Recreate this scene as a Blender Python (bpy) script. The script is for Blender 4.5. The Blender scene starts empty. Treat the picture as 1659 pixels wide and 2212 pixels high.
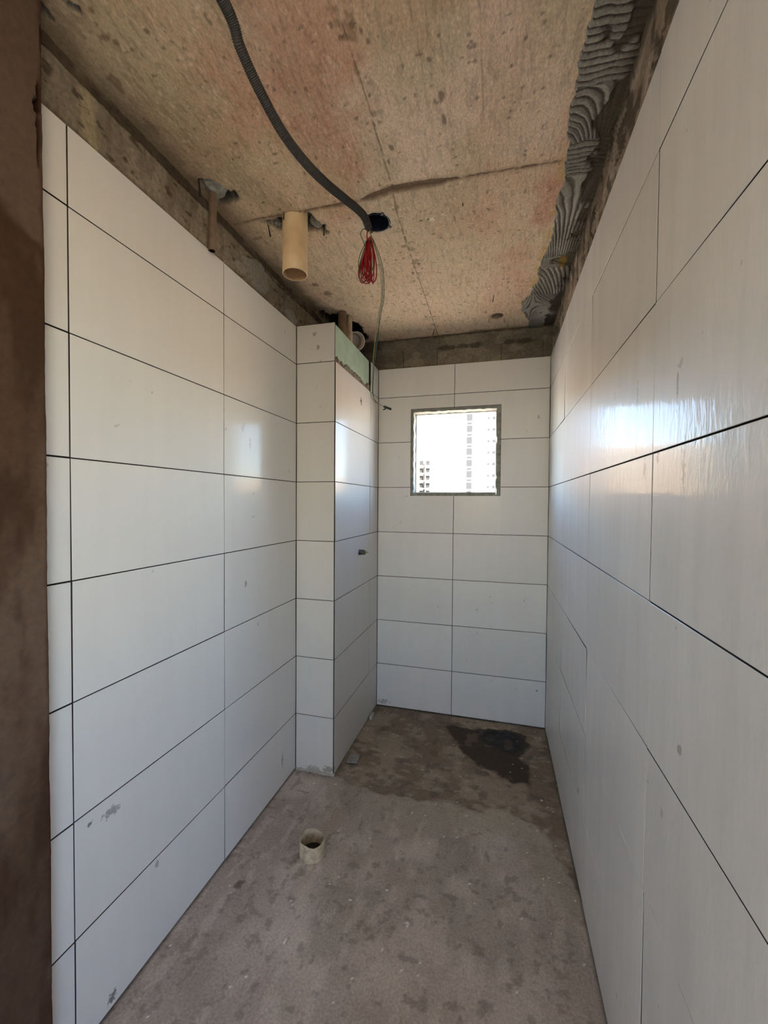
import bpy, bmesh, math, random
import numpy as np
from mathutils import Vector, Matrix

# ------------------------------------------------------------ camera
sc = bpy.context.scene
CAM_H = 1.3945
cam_d = bpy.data.cameras.new('camera')
cam = bpy.data.objects.new('camera', cam_d)
sc.collection.objects.link(cam)
cam_d.sensor_fit = 'HORIZONTAL'
cam_d.sensor_width = 36.0
cam_d.lens = 892.9 / 1659 * 36.0
cam_d.clip_start = 0.02
cam_d.clip_end = 1000
cam.matrix_world = Matrix(((0.96414248, -0.01244661, 0.26509313, 0),
                           (0.26529784, 0.01958043, -0.96396767, 0),
                           (0.00680749, 0.99973081, 0.02218038, CAM_H),
                           (0, 0, 0, 1)))
sc.camera = cam

# ------------------------------------------------------------ sky, sun, exposure
SKY, SUN, EXPOSURE = 0.98, 22.0, 1.42
world = bpy.data.worlds.new('sky')
sc.world = world
world.use_nodes = True
wt = world.node_tree
wt.nodes.clear()
wo = wt.nodes.new('ShaderNodeOutputWorld')
wb = wt.nodes.new('ShaderNodeBackground')
ws = wt.nodes.new('ShaderNodeTexSky')
ws.sky_type = 'NISHITA'
ws.sun_disc = False
ws.sun_elevation = math.radians(42)
ws.sun_rotation = math.radians(142)
ws.altitude = 50
ws.dust_density = 0.15
ws.ozone_density = 1.9
wb.inputs['Strength'].default_value = SKY
wt.links.new(ws.outputs[0], wb.inputs['Color'])
wt.links.new(wb.outputs[0], wo.inputs['Surface'])

sun_d = bpy.data.lights.new('sun', 'SUN')
sun_d.energy = SUN
sun_d.angle = math.radians(0.6)
sun_d.color = (1.0, 0.84, 0.66)
sun = bpy.data.objects.new('sun', sun_d)
sc.collection.objects.link(sun)
sun.rotation_euler = (math.radians(45), 0, math.radians(38))   # shines towards +y, -x and down

vs = sc.view_settings
vs.view_transform = 'Standard'
vs.look = 'None'
vs.exposure = EXPOSURE
vs.gamma = 1.0
vs.use_curve_mapping = False
sc.cycles.max_bounces = 10
sc.cycles.diffuse_bounces = 6
sc.cycles.glossy_bounces = 4
sc.cycles.sample_clamp_indirect = 6.0
sc.cycles.caustics_reflective = False
sc.cycles.caustics_refractive = False
sc.cycles.use_denoising = True


def portal(name, loc, rot, sx, sy):
    d = bpy.data.lights.new(name, 'AREA')
    d.shape = 'RECTANGLE'
    d.size, d.size_y = sx, sy
    d.cycles.is_portal = True
    o = bpy.data.objects.new(name, d)
    sc.collection.objects.link(o)
    o.location, o.rotation_euler = loc, rot
    return o


# ------------------------------------------------------------ measured room (metres, camera above the origin)
XL, XC, XR = -1.006, -0.791, 0.3016      # faces of the left tiles, of the shaft's side tiles, of the right tiles
YC, YB = 1.9422, 2.7145                  # faces of the shaft's front tiles and of the back tiles
ZR = [0.0, 0.291, 0.593, 0.895, 1.197, 1.499, 1.801, 2.103]   # tile courses
ZTOP = 2.296
ZC = 2.4845                              # ceiling
Y1, Y2, YJ = 0.7713, 1.3594, 2.5366
YRJ = [-0.231, 0.3628, 0.9548, 1.549, 2.138]
XBJ = -0.278
WX0, WX1, WZ0, WZ1 = -0.5634, 0.0135, 1.4445, 2.0174
TH = 0.009
GAP = 0.003
YJAMB = 0.668
XJAMB = -0.930

random.seed(7)
rng = np.random.default_rng(11)

# ------------------------------------------------------------ numpy noise


def _hash(ix, iy, seed):
    h = (ix.astype(np.int64) * 374761393 + iy.astype(np.int64) * 668265263 + seed * 974634777) & 0xffffffff
    h = ((h ^ (h >> 13)) * 1274126177) & 0xffffffff
    return ((h ^ (h >> 16)) & 0xffff) / 65535.0


def vnoise(x, y, seed=0):
    ix, iy = np.floor(x), np.floor(y)
    fx, fy = x - ix, y - iy
    fx, fy = fx * fx * (3 - 2 * fx), fy * fy * (3 - 2 * fy)
    a, b = _hash(ix, iy, seed), _hash(ix + 1, iy, seed)
    c, d = _hash(ix, iy + 1, seed), _hash(ix + 1, iy + 1, seed)
    return (a * (1 - fx) + b * fx) * (1 - fy) + (c * (1 - fx) + d * fx) * fy


def fbm(x, y, sc_, seed=0, octv=4):
    s, amp, tot = 0, 0.5, 0
    for k in range(octv):
        s = s + amp * vnoise(x * sc_ * 2 ** k + 17.3 * k, y * sc_ * 2 ** k - 9.1 * k, seed + k)
        tot += amp
        amp *= 0.5
    return s / tot


def sstep(a, b, x):
    t = np.clip((x - a) / (b - a), 0, 1)
    return t * t * (3 - 2 * t)


def poly_sd(x, y, pts):
    """signed distance to a polygon, negative inside"""
    d = np.full(x.shape, 1e9)
    inside = np.zeros(x.shape, bool)
    n = len(pts)
    for i in range(n):
        ax, ay = pts[i]
        bx_, by_ = pts[(i + 1) % n]
        ex, ey = bx_ - ax, by_ - ay
        t = np.clip(((x - ax) * ex + (y - ay) * ey) / (ex * ex + ey * ey + 1e-12), 0, 1)
        d = np.minimum(d, np.hypot(x - ax - t * ex, y - ay - t * ey))
        c = ((ay > y) != (by_ > y)) & (x < (bx_ - ax) * (y - ay) / (by_ - ay + 1e-12) + ax)
        inside ^= c
    return np.where(inside, -d, d)


def line_d(x, y, pts):
    d = np.full(x.shape, 1e9)
    for (ax, ay), (bx_, by_) in zip(pts[:-1], pts[1:]):
        ex, ey = bx_ - ax, by_ - ay
        t = np.clip(((x - ax) * ex + (y - ay) * ey) / (ex * ex + ey * ey + 1e-12), 0, 1)
        d = np.minimum(d, np.hypot(x - ax - t * ex, y - ay - t * ey))
    return d


def mix(a, b, t):
    t = t[..., None]
    return a * (1 - t) + np.asarray(b) * t


# ------------------------------------------------------------ materials
MATS = {}


def new_mat(name):
    m = bpy.data.materials.new(name)
    m.use_nodes = True
    nt = m.node_tree
    return m, nt, nt.nodes['Principled BSDF']


def N(nt, t, **kw):
    n = nt.nodes.new(t)
    for k, v in kw.items():
        if k.startswith('i_'):
            n.inputs[k[2:].replace('_', ' ')].default_value = v
        else:
            setattr(n, k, v)
    return n


def plain(name, col, rough=0.6, metal=0.0, var=0.0, scale=40.0, bump=0.0, spec=0.5, col2=None):
    m, nt, b = new_mat(name)
    b.inputs['Roughness'].default_value = rough
    b.inputs['Metallic'].default_value = metal
    b.inputs['Specular IOR Level'].default_value = spec
    b.inputs['Base Color'].default_value = (*col, 1)
    if var or bump:
        tc = N(nt, 'ShaderNodeTexCoord')
        no = N(nt, 'ShaderNodeTexNoise')
        no.inputs['Scale'].default_value = scale
        no.inputs['Detail'].default_value = 6
        nt.links.new(tc.outputs['Object'], no.inputs['Vector'])
        if var:
            cr = N(nt, 'ShaderNodeValToRGB')
            c2 = col2 or tuple(c * (1 - var) for c in col)
            cr.color_ramp.elements[0].position = 0.35
            cr.color_ramp.elements[0].color = (*c2, 1)
            cr.color_ramp.elements[1].position = 0.62
            cr.color_ramp.elements[1].color = (*col, 1)
            nt.links.new(no.outputs['Fac'], cr.inputs['Fac'])
            nt.links.new(cr.outputs['Color'], b.inputs['Base Color'])
        if bump:
            bp = N(nt, 'ShaderNodeBump')
            bp.inputs['Strength'].default_value = 0.6
            bp.inputs['Distance'].default_value = bump
            nt.links.new(no.outputs['Fac'], bp.inputs['Height'])
            nt.links.new(bp.outputs['Normal'], b.inputs['Normal'])
    MATS[name] = m
    return m


def attr_mat(name, fine=0.35, scale=(90, 90, 90), bump=0.0015, spec=0.3, big=0.0):
    """colour and roughness come from the mesh's own attributes, fine grain from noise"""
    m, nt, b = new_mat(name)
    at = N(nt, 'ShaderNodeAttribute', attribute_name='Col')
    ar = N(nt, 'ShaderNodeAttribute', attribute_name='rgh')
    tc = N(nt, 'ShaderNodeTexCoord')
    mp = N(nt, 'ShaderNodeMapping')
    mp.inputs['Scale'].default_value = scale
    no = N(nt, 'ShaderNodeTexNoise')
    no.inputs['Scale'].default_value = 1.0
    no.inputs['Detail'].default_value = 7
    no.inputs['Roughness'].default_value = 0.65
    nt.links.new(tc.outputs['Object'], mp.inputs['Vector'])
    nt.links.new(mp.outputs[0], no.inputs['Vector'])
    mr = N(nt, 'ShaderNodeMapRange')
    mr.inputs['From Min'].default_value = 0.3
    mr.inputs['From Max'].default_value = 0.7
    mr.inputs['To Min'].default_value = 1 - fine
    mr.inputs['To Max'].default_value = 1 + fine * 0.6
    nt.links.new(no.outputs['Fac'], mr.inputs['Value'])
    mu = N(nt, 'ShaderNodeVectorMath', operation='SCALE')
    nt.links.new(at.outputs['Color'], mu.inputs[0])
    nt.links.new(mr.outputs[0], mu.inputs['Scale'])
    nt.links.new(mu.outputs[0], b.inputs['Base Color'])
    nt.links.new(ar.outputs['Fac'], b.inputs['Roughness'])
    b.inputs['Specular IOR Level'].default_value = spec
    bp = N(nt, 'ShaderNodeBump')
    bp.inputs['Strength'].default_value = 0.7
    bp.inputs['Distance'].default_value = bump
    nt.links.new(no.outputs['Fac'], bp.inputs['Height'])
    nt.links.new(bp.outputs['Normal'], b.inputs['Normal'])
    MATS[name] = m
    return m


def tile_mat(name, streak=0.0, coat=0.15, base=(0.66, 0.655, 0.645), smears=()):
    """satin white ceramic, with dusty wipe marks; smears: (centre, radius, stretch) of mortar dabs"""
    m, nt, b = new_mat(name)
    tc = N(nt, 'ShaderNodeTexCoord')
    oi = N(nt, 'ShaderNodeObjectInfo')
    # wipe marks: noise stretched along z
    mp = N(nt, 'ShaderNodeMapping')
    mp.inputs['Scale'].default_value = (16, 16, 1.6)
    n1 = N(nt, 'ShaderNodeTexNoise')
    n1.inputs['Scale'].default_value = 1.0
    n1.inputs['Detail'].default_value = 5
    n1.inputs['Roughness'].default_value = 0.6
    n1.inputs['Distortion'].default_value = 0.5
    nt.links.new(tc.outputs['Object'], mp.inputs['Vector'])
    nt.links.new(mp.outputs[0], n1.inputs['Vector'])
    n2 = N(nt, 'ShaderNodeTexNoise')
    n2.inputs['Scale'].default_value = 2.3
    n2.inputs['Detail'].default_value = 4
    nt.links.new(tc.outputs['Object'], n2.inputs['Vector'])
    ad = N(nt, 'ShaderNodeMath', operation='ADD')
    nt.links.new(n1.outputs['Fac'], ad.inputs[0])
    nt.links.new(n2.outputs['Fac'], ad.inputs[1])
    mr = N(nt, 'ShaderNodeMapRange')
    mr.inputs['From Min'].default_value = 0.75
    mr.inputs['From Max'].default_value = 1.3
    nt.links.new(ad.outputs[0], mr.inputs['Value'])
    cm = N(nt, 'ShaderNodeMix', data_type='RGBA')
    cm.inputs['A'].default_value = (*[c * (0.98 - 0.075 * streak) for c in base], 1)
    cm.inputs['B'].default_value = (*[min(1, c * (1.015 + 0.05 * streak)) for c in base], 1)
    nt.links.new(mr.outputs[0], cm.inputs['Factor'])
    # slight tone of its own for each tile
    rr = N(nt, 'ShaderNodeMapRange')
    rr.inputs['To Min'].default_value = 0.965
    rr.inputs['To Max'].default_value = 1.02
    nt.links.new(oi.outputs['Random'], rr.inputs['Value'])
    sm = N(nt, 'ShaderNodeVectorMath', operation='SCALE')
    nt.links.new(cm.outputs['Result'], sm.inputs[0])
    nt.links.new(rr.outputs[0], sm.inputs['Scale'])
    last = sm.outputs[0]
    # dirt specks
    sp = N(nt, 'ShaderNodeTexNoise')
    sp.inputs['Scale'].default_value = 26
    sp.inputs['Detail'].default_value = 3
    nt.links.new(tc.outputs['Object'], sp.inputs['Vector'])
    sr = N(nt, 'ShaderNodeMapRange')
    sr.inputs['From Min'].default_value = 0.735
    sr.inputs['From Max'].default_value = 0.76
    sr.inputs['To Max'].default_value = 0.45
    nt.links.new(sp.outputs['Fac'], sr.inputs['Value'])
    dm = N(nt, 'ShaderNodeMix', data_type='RGBA')
    dm.inputs['B'].default_value = (0.30, 0.29, 0.26, 1)
    nt.links.new(last, dm.inputs['A'])
    nt.links.new(sr.outputs[0], dm.inputs['Factor'])
    last = dm.outputs['Result']
    sn = N(nt, 'ShaderNodeTexNoise')
    sn.inputs['Scale'].default_value = 90
    sn.inputs['Detail'].default_value = 4
    nt.links.new(tc.outputs['Object'], sn.inputs['Vector'])
    for (c, r, st, col, strength) in smears:
        sub = N(nt, 'ShaderNodeVectorMath', operation='SUBTRACT')
        sub.inputs[1].default_value = c
        nt.links.new(tc.outputs['Object'], sub.inputs[0])
        mul = N(nt, 'ShaderNodeVectorMath', operation='MULTIPLY')
        mul.inputs[1].default_value = tuple(s / r for s in st)
        nt.links.new(sub.outputs[0], mul.inputs[0])
        ln = N(nt, 'ShaderNodeVectorMath', operation='LENGTH')
        nt.links.new(mul.outputs[0], ln.inputs[0])
        a2 = N(nt, 'ShaderNodeMath', operation='MULTIPLY_ADD')
        a2.inputs[1].default_value = 2.6
        nt.links.new(sn.outputs['Fac'], a2.inputs[0])
        nt.links.new(ln.outputs['Value'], a2.inputs[2])
        m2 = N(nt, 'ShaderNodeMapRange')
        m2.inputs['From Min'].default_value = 2.05
        m2.inputs['From Max'].default_value = 1.8
        m2.inputs['To Max'].default_value = strength
        nt.links.new(a2.outputs[0], m2.inputs['Value'])
        x = N(nt, 'ShaderNodeMix', data_type='RGBA')
        x.inputs['B'].default_value = (*col, 1)
        nt.links.new(last, x.inputs['A'])
        nt.links.new(m2.outputs[0], x.inputs['Factor'])
        last = x.outputs['Result']
    nt.links.new(last, b.inputs['Base Color'])
    ro = N(nt, 'ShaderNodeMapRange')
    ro.inputs['To Min'].default_value = 0.42
    ro.inputs['To Max'].default_value = 0.52
    nt.links.new(mr.outputs[0], ro.inputs['Value'])
    nt.links.new(ro.outputs[0], b.inputs['Roughness'])
    b.inputs['Specular IOR Level'].default_value = 0.28
    b.inputs['Coat Weight'].default_value = coat
    b.inputs['Coat Roughness'].default_value = 0.10
    b.inputs['Coat IOR'].default_value = 1.85
    # orange-peel glaze and dried drips
    mp3 = N(nt, 'ShaderNodeMapping')
    mp3.inputs['Scale'].default_value = (70, 70, 22)
    n3 = N(nt, 'ShaderNodeTexNoise')
    n3.inputs['Scale'].default_value = 1.0
    n3.inputs['Detail'].default_value = 3
    n3.inputs['Distortion'].default_value = 0.4
    nt.links.new(tc.outputs['Object'], mp3.inputs['Vector'])
    nt.links.new(mp3.outputs[0], n3.inputs['Vector'])
    bp = N(nt, 'ShaderNodeBump')
    bp.inputs['Strength'].default_value = 0.25 + 0.60 * streak
    bp.inputs['Distance'].default_value = 0.0008
    nt.links.new(n3.outputs['Fac'], bp.inputs['Height'])
    nt.links.new(bp.outputs['Normal'], b.inputs['Normal'])
    nt.links.new(bp.outputs['Normal'], b.inputs['Coat Normal'])
    MATS[name] = m
    return m


DK = (0.10, 0.10, 0.09)
GR = (0.30, 0.29, 0.26)
tile_mat('tile_left', 0.15, base=(0.72, 0.72, 0.71), smears=[
    ((XL, 0.812, 0.560), 0.010, (1, 1, 1), DK, 0.8),
    ((XL, 0.873, 0.545), 0.020, (1, 0.6, 1), DK, 0.6),
    ((XL, 0.872, 0.030), 0.018, (1, 1, 1), DK, 0.8),
    ((XL, 1.030, 0.270), 0.014, (1, 1, 1), DK, 0.5),
    ((XL, 1.497, 1.050), 0.020, (1, 2.5, 1), DK, 0.5),
    ((XL, 1.804, 0.130), 0.045, (1, 4, 1), DK, 0.5),
    ((XL, 1.480, 1.700), 0.028, (1, 1.6, 1), (0.4, 0.39, 0.36), 0.5),
    ((XL, 1.530, 1.640), 0.030, (1, 2.5, 1), (0.4, 0.39, 0.36), 0.5)])
GR = (0.30, 0.29, 0.26)
tile_mat('tile_shaft', 0.2, base=(0.68, 0.665, 0.64), smears=[
    ((-0.905, YC, 2.245), 0.014, (1, 1, 1), GR, 0.8),
    ((-0.887, YC, 2.175), 0.018, (1.5, 1, 1), GR, 0.8),
    ((-0.82, YC, 0.025), 0.035, (0.6, 1, 1.4), (0.22, 0.22, 0.15), 0.7),
    ((-0.90, YC, 0.015), 0.035, (0.6, 1, 1.8), (0.25, 0.25, 0.17), 0.6),
    ((XC, 2.346, 2.000), 0.020, (1, 1, 0.8), (0.13, 0.125, 0.11), 1.0),
    ((XC, 2.350, 1.982), 0.012, (1, 1, 0.8), (0.13, 0.125, 0.11), 1.0)])
tile_mat('tile_back', 0.2, coat=0.03, base=(0.77, 0.765, 0.755), smears=[
    ((0.235, YB, 1.93), 0.014, (1, 1, 1), GR, 0.6),
    ((0.25, YB, 0.23), 0.008, (1, 1, 1), DK, 0.7),
    ((-0.74, YB, 0.03), 0.03, (0.5, 1, 1.4), (0.25, 0.25, 0.17), 0.6)])
tile_mat('tile_right', 1.0, base=(0.74, 0.74, 0.735), smears=[
    ((XR, 0.84, 1.60), 0.05, (1, 9, 1), GR, 0.7),
    ((XR, 1.06, 1.60), 0.10, (1, 14, 1), (0.42, 0.41, 0.39), 0.6),
    ((XR, 0.80, 0.98), 0.012, (1, 1, 1), GR, 0.7),
    ((XR, 1.655, 0.33), 0.012, (1, 1, 1), DK, 0.9),
    ((XR, 1.00, 1.47), 0.026, (1, 2, 1), (0.35, 0.33, 0.30), 0.7),
    ((XR, 0.93, 1.485), 0.016, (1, 1.6, 1), (0.30, 0.28, 0.26), 0.8),
    ((XR, 0.81, 1.46), 0.06, (1, 5, 1), (0.36, 0.33, 0.28), 0.6),
    ((XR, 1.25, 1.62), 0.10, (1, 11, 1), (0.45, 0.44, 0.42), 0.6)])
plain('tile_edge_dark', (0.012, 0.010, 0.009), 0.9)
plain('tile_body', (0.05, 0.04, 0.032), 0.9, var=0.3, scale=30)
attr_mat('slab', fine=0.30, scale=(230, 110, 90), bump=0.0012, spec=0.2)
attr_mat('screed', fine=0.30, scale=(130, 130, 90), bump=0.0014, spec=0.35)
attr_mat('render_coat', fine=0.35, scale=(80, 80, 80), bump=0.002, spec=0.2)
attr_mat('mortar', fine=0.35, scale=(160, 160, 120), bump=0.0012, spec=0.2)
attr_mat('jamb_plaster', fine=0.18, scale=(60, 60, 60), bump=0.001, spec=0.15)
plain('board_green', (0.42, 0.57, 0.44), 0.75, var=0.12, scale=14)
plain('board_mortar', (0.27, 0.25, 0.20), 0.9, var=0.5, scale=70, bump=0.003)
plain('cement_rim', (0.32, 0.33, 0.30), 0.85, var=0.4, scale=45, bump=0.002)
plain('aluminium', (0.42, 0.45, 0.44), 0.4, metal=0.6, var=0.15, scale=30)
plain('pvc_beige', (0.88, 0.70, 0.44), 0.42, var=0.35, scale=9, col2=(0.70, 0.50, 0.28))
plain('pvc_inside', (0.55, 0.36, 0.20), 0.5, var=0.3, scale=14)
plain('pvc_stub', (0.60, 0.51, 0.37), 0.6, var=0.6, scale=45, bump=0.001, col2=(0.36, 0.29, 0.20))
plain('pipe_brown', (0.22, 0.15, 0.10), 0.5, var=0.3, scale=30)
plain('pvc_white', (0.80, 0.74, 0.66), 0.4, var=0.15, scale=12)
plain('hose_grey', (0.048, 0.048, 0.044), 0.5, var=0.2, scale=50)
plain('wire_red', (0.34, 0.008, 0.014), 0.35)
plain('wire_green', (0.02, 0.11, 0.045), 0.4)
plain('wire_teal', (0.02, 0.14, 0.13), 0.4)
plain('wire_pale', (0.36, 0.27, 0.14), 0.45)
plain('wire_yellow', (0.30, 0.30, 0.07), 0.45)
plain('tape_black', (0.018, 0.018, 0.018), 0.5)
plain('box_blue', (0.012, 0.02, 0.035), 0.35)
plain('box_blue_rim', (0.03, 0.09, 0.16), 0.3)
plain('iron_dark', (0.03, 0.022, 0.018), 0.7, metal=0.3)
plain('fitting_grey', (0.13, 0.13, 0.12), 0.35, metal=0.7, var=0.4, scale=80)
plain('fitting_tip', (0.30, 0.28, 0.08), 0.45)
plain('fragment_a', (0.30, 0.29, 0.26), 0.8, var=0.3, scale=60)
plain('fragment_b', (0.50, 0.48, 0.44), 0.7)
plain('fringe_white', (0.62, 0.60, 0.55), 0.8)
plain('hall_white', (0.80, 0.78, 0.75), 0.8, var=0.06, scale=3)
plain('hall_floor', (0.50, 0.44, 0.37), 0.85, var=0.2, scale=8)
plain('void', (0.02, 0.02, 0.022), 0.9)
plain('facade_white', (0.50, 0.47, 0.42), 0.8, var=0.05, scale=0.4)
plain('facade_dark', (0.028, 0.03, 0.032), 0.6, spec=0.1)
plain('facade_sand', (0.80, 0.54, 0.27), 0.85, var=0.12, scale=0.3)
plain('facade_slab', (0.70, 0.55, 0.36), 0.85)
plain('ground_earth', (0.62, 0.52, 0.40), 0.95, var=0.25, scale=0.05)

# ------------------------------------------------------------ object helpers
COL = sc.collection


def link(name, me, mat=None, parent=None, smooth=False):
    if mat is not None and not me.materials:
        me.materials.append(MATS[mat] if isinstance(mat, str) else mat)
    if smooth:
        me.shade_smooth()
    o = bpy.data.objects.new(name, me)
    COL.objects.link(o)
    if parent is not None:
        o.parent = parent
    return o


def obj(name, bm, mat, parent=None, smooth=False):
    me = bpy.data.meshes.new(name)
    bm.to_mesh(me)
    bm.free()
    return link(name, me, mat, parent, smooth)


def empty(name, loc=(0, 0, 0)):
    o = bpy.data.objects.new(name, None)
    o.empty_display_size = 0.05
    COL.objects.link(o)
    o.location = loc
    return o


def tag(o, label=None, cat=None, group=None, kind=None):
    if label: o['label'] = label
    if cat: o['category'] = cat
    if group: o['group'] = group
    if kind: o['kind'] = kind
    return o


def place(o, parent):
    """parent keeping world coordinates for a mesh written in world coordinates"""
    o.parent = parent
    bpy.context.view_layer.update()
    o.matrix_parent_inverse = parent.matrix_world.inverted()
    return o


def add_box(bm, x0, x1, y0, y1, z0, z1):
    vs_ = [bm.verts.new(p) for p in ((x0, y0, z0), (x1, y0, z0), (x1, y1, z0), (x0, y1, z0),
                                     (x0, y0, z1), (x1, y0, z1), (x1, y1, z1), (x0, y1, z1))]
    for f in ((3, 2, 1, 0), (4, 5, 6, 7), (0, 1, 5, 4), (1, 2, 6, 5), (2, 3, 7, 6), (3, 0, 4, 7)):
        bm.faces.new([vs_[i] for i in f])


def box(name, x0, x1, y0, y1, z0, z1, mat, parent=None):
    bm = bmesh.new()
    add_box(bm, x0, x1, y0, y1, z0, z1)
    return obj(name, bm, mat, parent)


def catmull(pts, per=8, closed=False):
    P = [Vector(p) for p in pts]
    out = []
    n = len(P)
    rng_ = range(n if closed else n - 1)
    for i in rng_:
        if closed:
            p0, p1, p2, p3 = P[i - 1], P[i], P[(i + 1) % n], P[(i + 2) % n]
        else:
            p0, p1, p2, p3 = P[max(i - 1, 0)], P[i], P[i + 1], P[min(i + 2, n - 1)]
        for k in range(per):
            t = k / per
            out.append(0.5 * ((2 * p1) + (p2 - p0) * t + (2 * p0 - 5 * p1 + 4 * p2 - p3) * t * t +
                              (3 * p1 - p0 - 3 * p2 + p3) * t ** 3))
    if not closed:
        out.append(P[-1])
    return out


def add_tube(bm, path, r, seg=8, closed=False, caps=True, rf=None):
    n = len(path)
    rings = []
    up = Vector((0, 0, 1))
    prev = None
    for i, p in enumerate(path):
        a = path[(i - 1) % n] if (closed or i > 0) else p
        c = path[(i + 1) % n] if (closed or i < n - 1) else p
        t = (c - a).normalized()
        if prev is None:
            s = t.cross(up)
            if s.length < 1e-3: s = t.cross(Vector((1, 0, 0)))
        else:
            s = prev - t * prev.dot(t)
        s.normalize()
        prev = s
        u = t.cross(s)
        rr = rf(i / (n - 1)) if rf else r
        rings.append([bm.verts.new(p + (s * math.cos(2 * math.pi * k / seg) + u * math.sin(2 * math.pi * k / seg)) * rr)
                      for k in range(seg)])
    m = n if closed else n - 1
    for i in range(m):
        A, B = rings[i], rings[(i + 1) % n]
        for k in range(seg):
            bm.faces.new((A[k], A[(k + 1) % seg], B[(k + 1) % seg], B[k]))
    if caps and not closed:
        bm.faces.new(rings[0][::-1])
        bm.faces.new(rings[-1])


def add_lathe(bm, prof, seg=32, mat4=None, cap=False):
    """prof: list of (radius, height); revolve about local z"""
    M = mat4 or Matrix.Identity(4)
    rings = []
    for r, h in prof:
        rings.append([bm.verts.new(M @ Vector((r * math.cos(2 * math.pi * k / seg), r * math.sin(2 * math.pi * k / seg), h)))
                      for k in range(seg)])
    for A, B in zip(rings[:-1], rings[1:]):
        for k in range(seg):
            bm.faces.new((A[k], A[(k + 1) % seg], B[(k + 1) % seg], B[k]))
    if cap:
        bm.faces.new(rings[-1])
        bm.faces.new(rings[0][::-1])
    return rings


def frame_to(origin, axis):
    q = Vector((0, 0, 1)).rotation_difference(Vector(axis).normalized())
    return Matrix.Translation(origin) @ q.to_matrix().to_4x4()


def pipe_wall(ro, ri, L, chamfer=0.0015):
    """closed profile of a hollow pipe"""
    return [(ro, 0), (ro, L - chamfer), (ro - chamfer, L), (ri + chamfer, L), (ri, L - chamfer), (ri, 0)]


def grid(name, o, u, v, nrm, nu, nv, hfun, cfun, mat, parent=None, flip=False):
    """rectangular sheet o + a*u + b*v, pushed along nrm by hfun; colours and roughness by cfun"""
    o, u, v, nrm = (np.array(k, float) for k in (o, u, v, nrm))
    A, B = np.meshgrid(np.linspace(0, 1, nu), np.linspace(0, 1, nv))
    lu, lv = np.linalg.norm(u), np.linalg.norm(v)
    P = o + A[..., None] * u + B[..., None] * v
    h = hfun(P[..., 0], P[..., 1], P[..., 2])
    C, R = cfun(P[..., 0], P[..., 1], P[..., 2])
    P = P + h[..., None] * nrm
    idx = np.arange(nu * nv).reshape(nv, nu)
    q = np.stack([idx[:-1, :-1], idx[:-1, 1:], idx[1:, 1:], idx[1:, :-1]], -1).reshape(-1, 4)
    if flip: q = q[:, ::-1]
    me = bpy.data.meshes.new(name)
    me.vertices.add(nu * nv)
    me.vertices.foreach_set('co', P.reshape(-1))
    me.loops.add(q.size)
    me.loops.foreach_set('vertex_index', q.reshape(-1).astype(np.int32))
    me.polygons.add(len(q))
    me.polygons.foreach_set('loop_start', (np.arange(len(q)) * 4).astype(np.int32))
    me.update(calc_edges=True)
    ca = me.color_attributes.new('Col', 'FLOAT_COLOR', 'POINT')
    rgba = np.concatenate([np.clip(C, 0, 1), np.ones(C.shape[:2] + (1,))], -1)
    ca.data.foreach_set('color', rgba.reshape(-1).astype(np.float32))
    ra = me.attributes.new('rgh', 'FLOAT', 'POINT')
    ra.data.foreach_set('value', np.clip(R, 0.02, 1).reshape(-1).astype(np.float32))
    return link(name, me, mat, parent, smooth=True)


# ------------------------------------------------------------ tiles
def inset(poly, d):
    n = len(poly)
    area = sum(poly[i][0] * poly[(i + 1) % n][1] - poly[(i + 1) % n][0] * poly[i][1] for i in range(n))
    s = 1 if area > 0 else -1
    out = []
    for i in range(n):
        (ax, ay), (bx_, by_), (cx, cy) = poly[i - 1], poly[i], poly[(i + 1) % n]
        e1 = Vector((bx_ - ax, by_ - ay)).normalized()
        e2 = Vector((cx - bx_, cy - by_)).normalized()
        n1 = Vector((-e1.y, e1.x)) * s
        n2 = Vector((-e2.y, e2.x)) * s
        out.append((bx_ + (n1.x + n2.x) * d, by_ + (n1.y + n2.y) * d))
    return out


def tile(parent, poly, to3, mat, name='tile', lip=0.0006, gap=GAP):
    """poly in wall coordinates (u, z); to3(u, z, depth) gives the point, depth 0 at the glazed face"""
    a = inset(poly, gap / 2)
    b = inset(poly, gap / 2 + 0.0008)
    us = [p[0] for p in poly]; zs = [p[1] for p in poly]
    cu, cz = sum(us) / len(us), sum(zs) / len(zs)
    w = max(max(us) - min(us), 0.1); hh = max(max(zs) - min(zs), 0.1)
    tu, tz = random.uniform(-lip, lip) / w, random.uniform(-lip, lip) / hh

    def dep(u, z): return (u - cu) * tu * 2 + (z - cz) * tz * 2
    bm = bmesh.new()
    f0 = [bm.verts.new(to3(u, z, dep(u, z))) for u, z in b]
    f1 = [bm.verts.new(to3(u, z, 0.0008 + dep(u, z))) for u, z in a]
    f2 = [bm.verts.new(to3(u, z, TH)) for u, z in a]
    n = len(poly)
    for j, (A, B) in enumerate(((f0, f1), (f1, f2))):
        for k in range(n):
            bm.faces.new((A[k], A[(k + 1) % n], B[(k + 1) % n], B[k])).material_index = j
    bm.faces.new(f0)
    bm.faces.new(f2[::-1]).material_index = 1
    bmesh.ops.recalc_face_normals(bm, faces=bm.faces)
    o = obj(name, bm, mat, parent)
    o.data.materials.append(MATS['tile_body'])
    return o


def rect(u0, u1, z0, z1): return [(u0, z0), (u1, z0), (u1, z1), (u0, z1)]


left3 = lambda u, z, d: (XL - d, u, z)
right3 = lambda u, z, d: (XR + d, u, z)
back3 = lambda u, z, d: (u, YB + d, z)
cface3 = lambda u, z, d: (u, YC + d, z)
cside3 = lambda u, z, d: (XC - d, u, z)
ROWS = list(zip(ZR, ZR[1:] + [ZTOP]))

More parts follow.
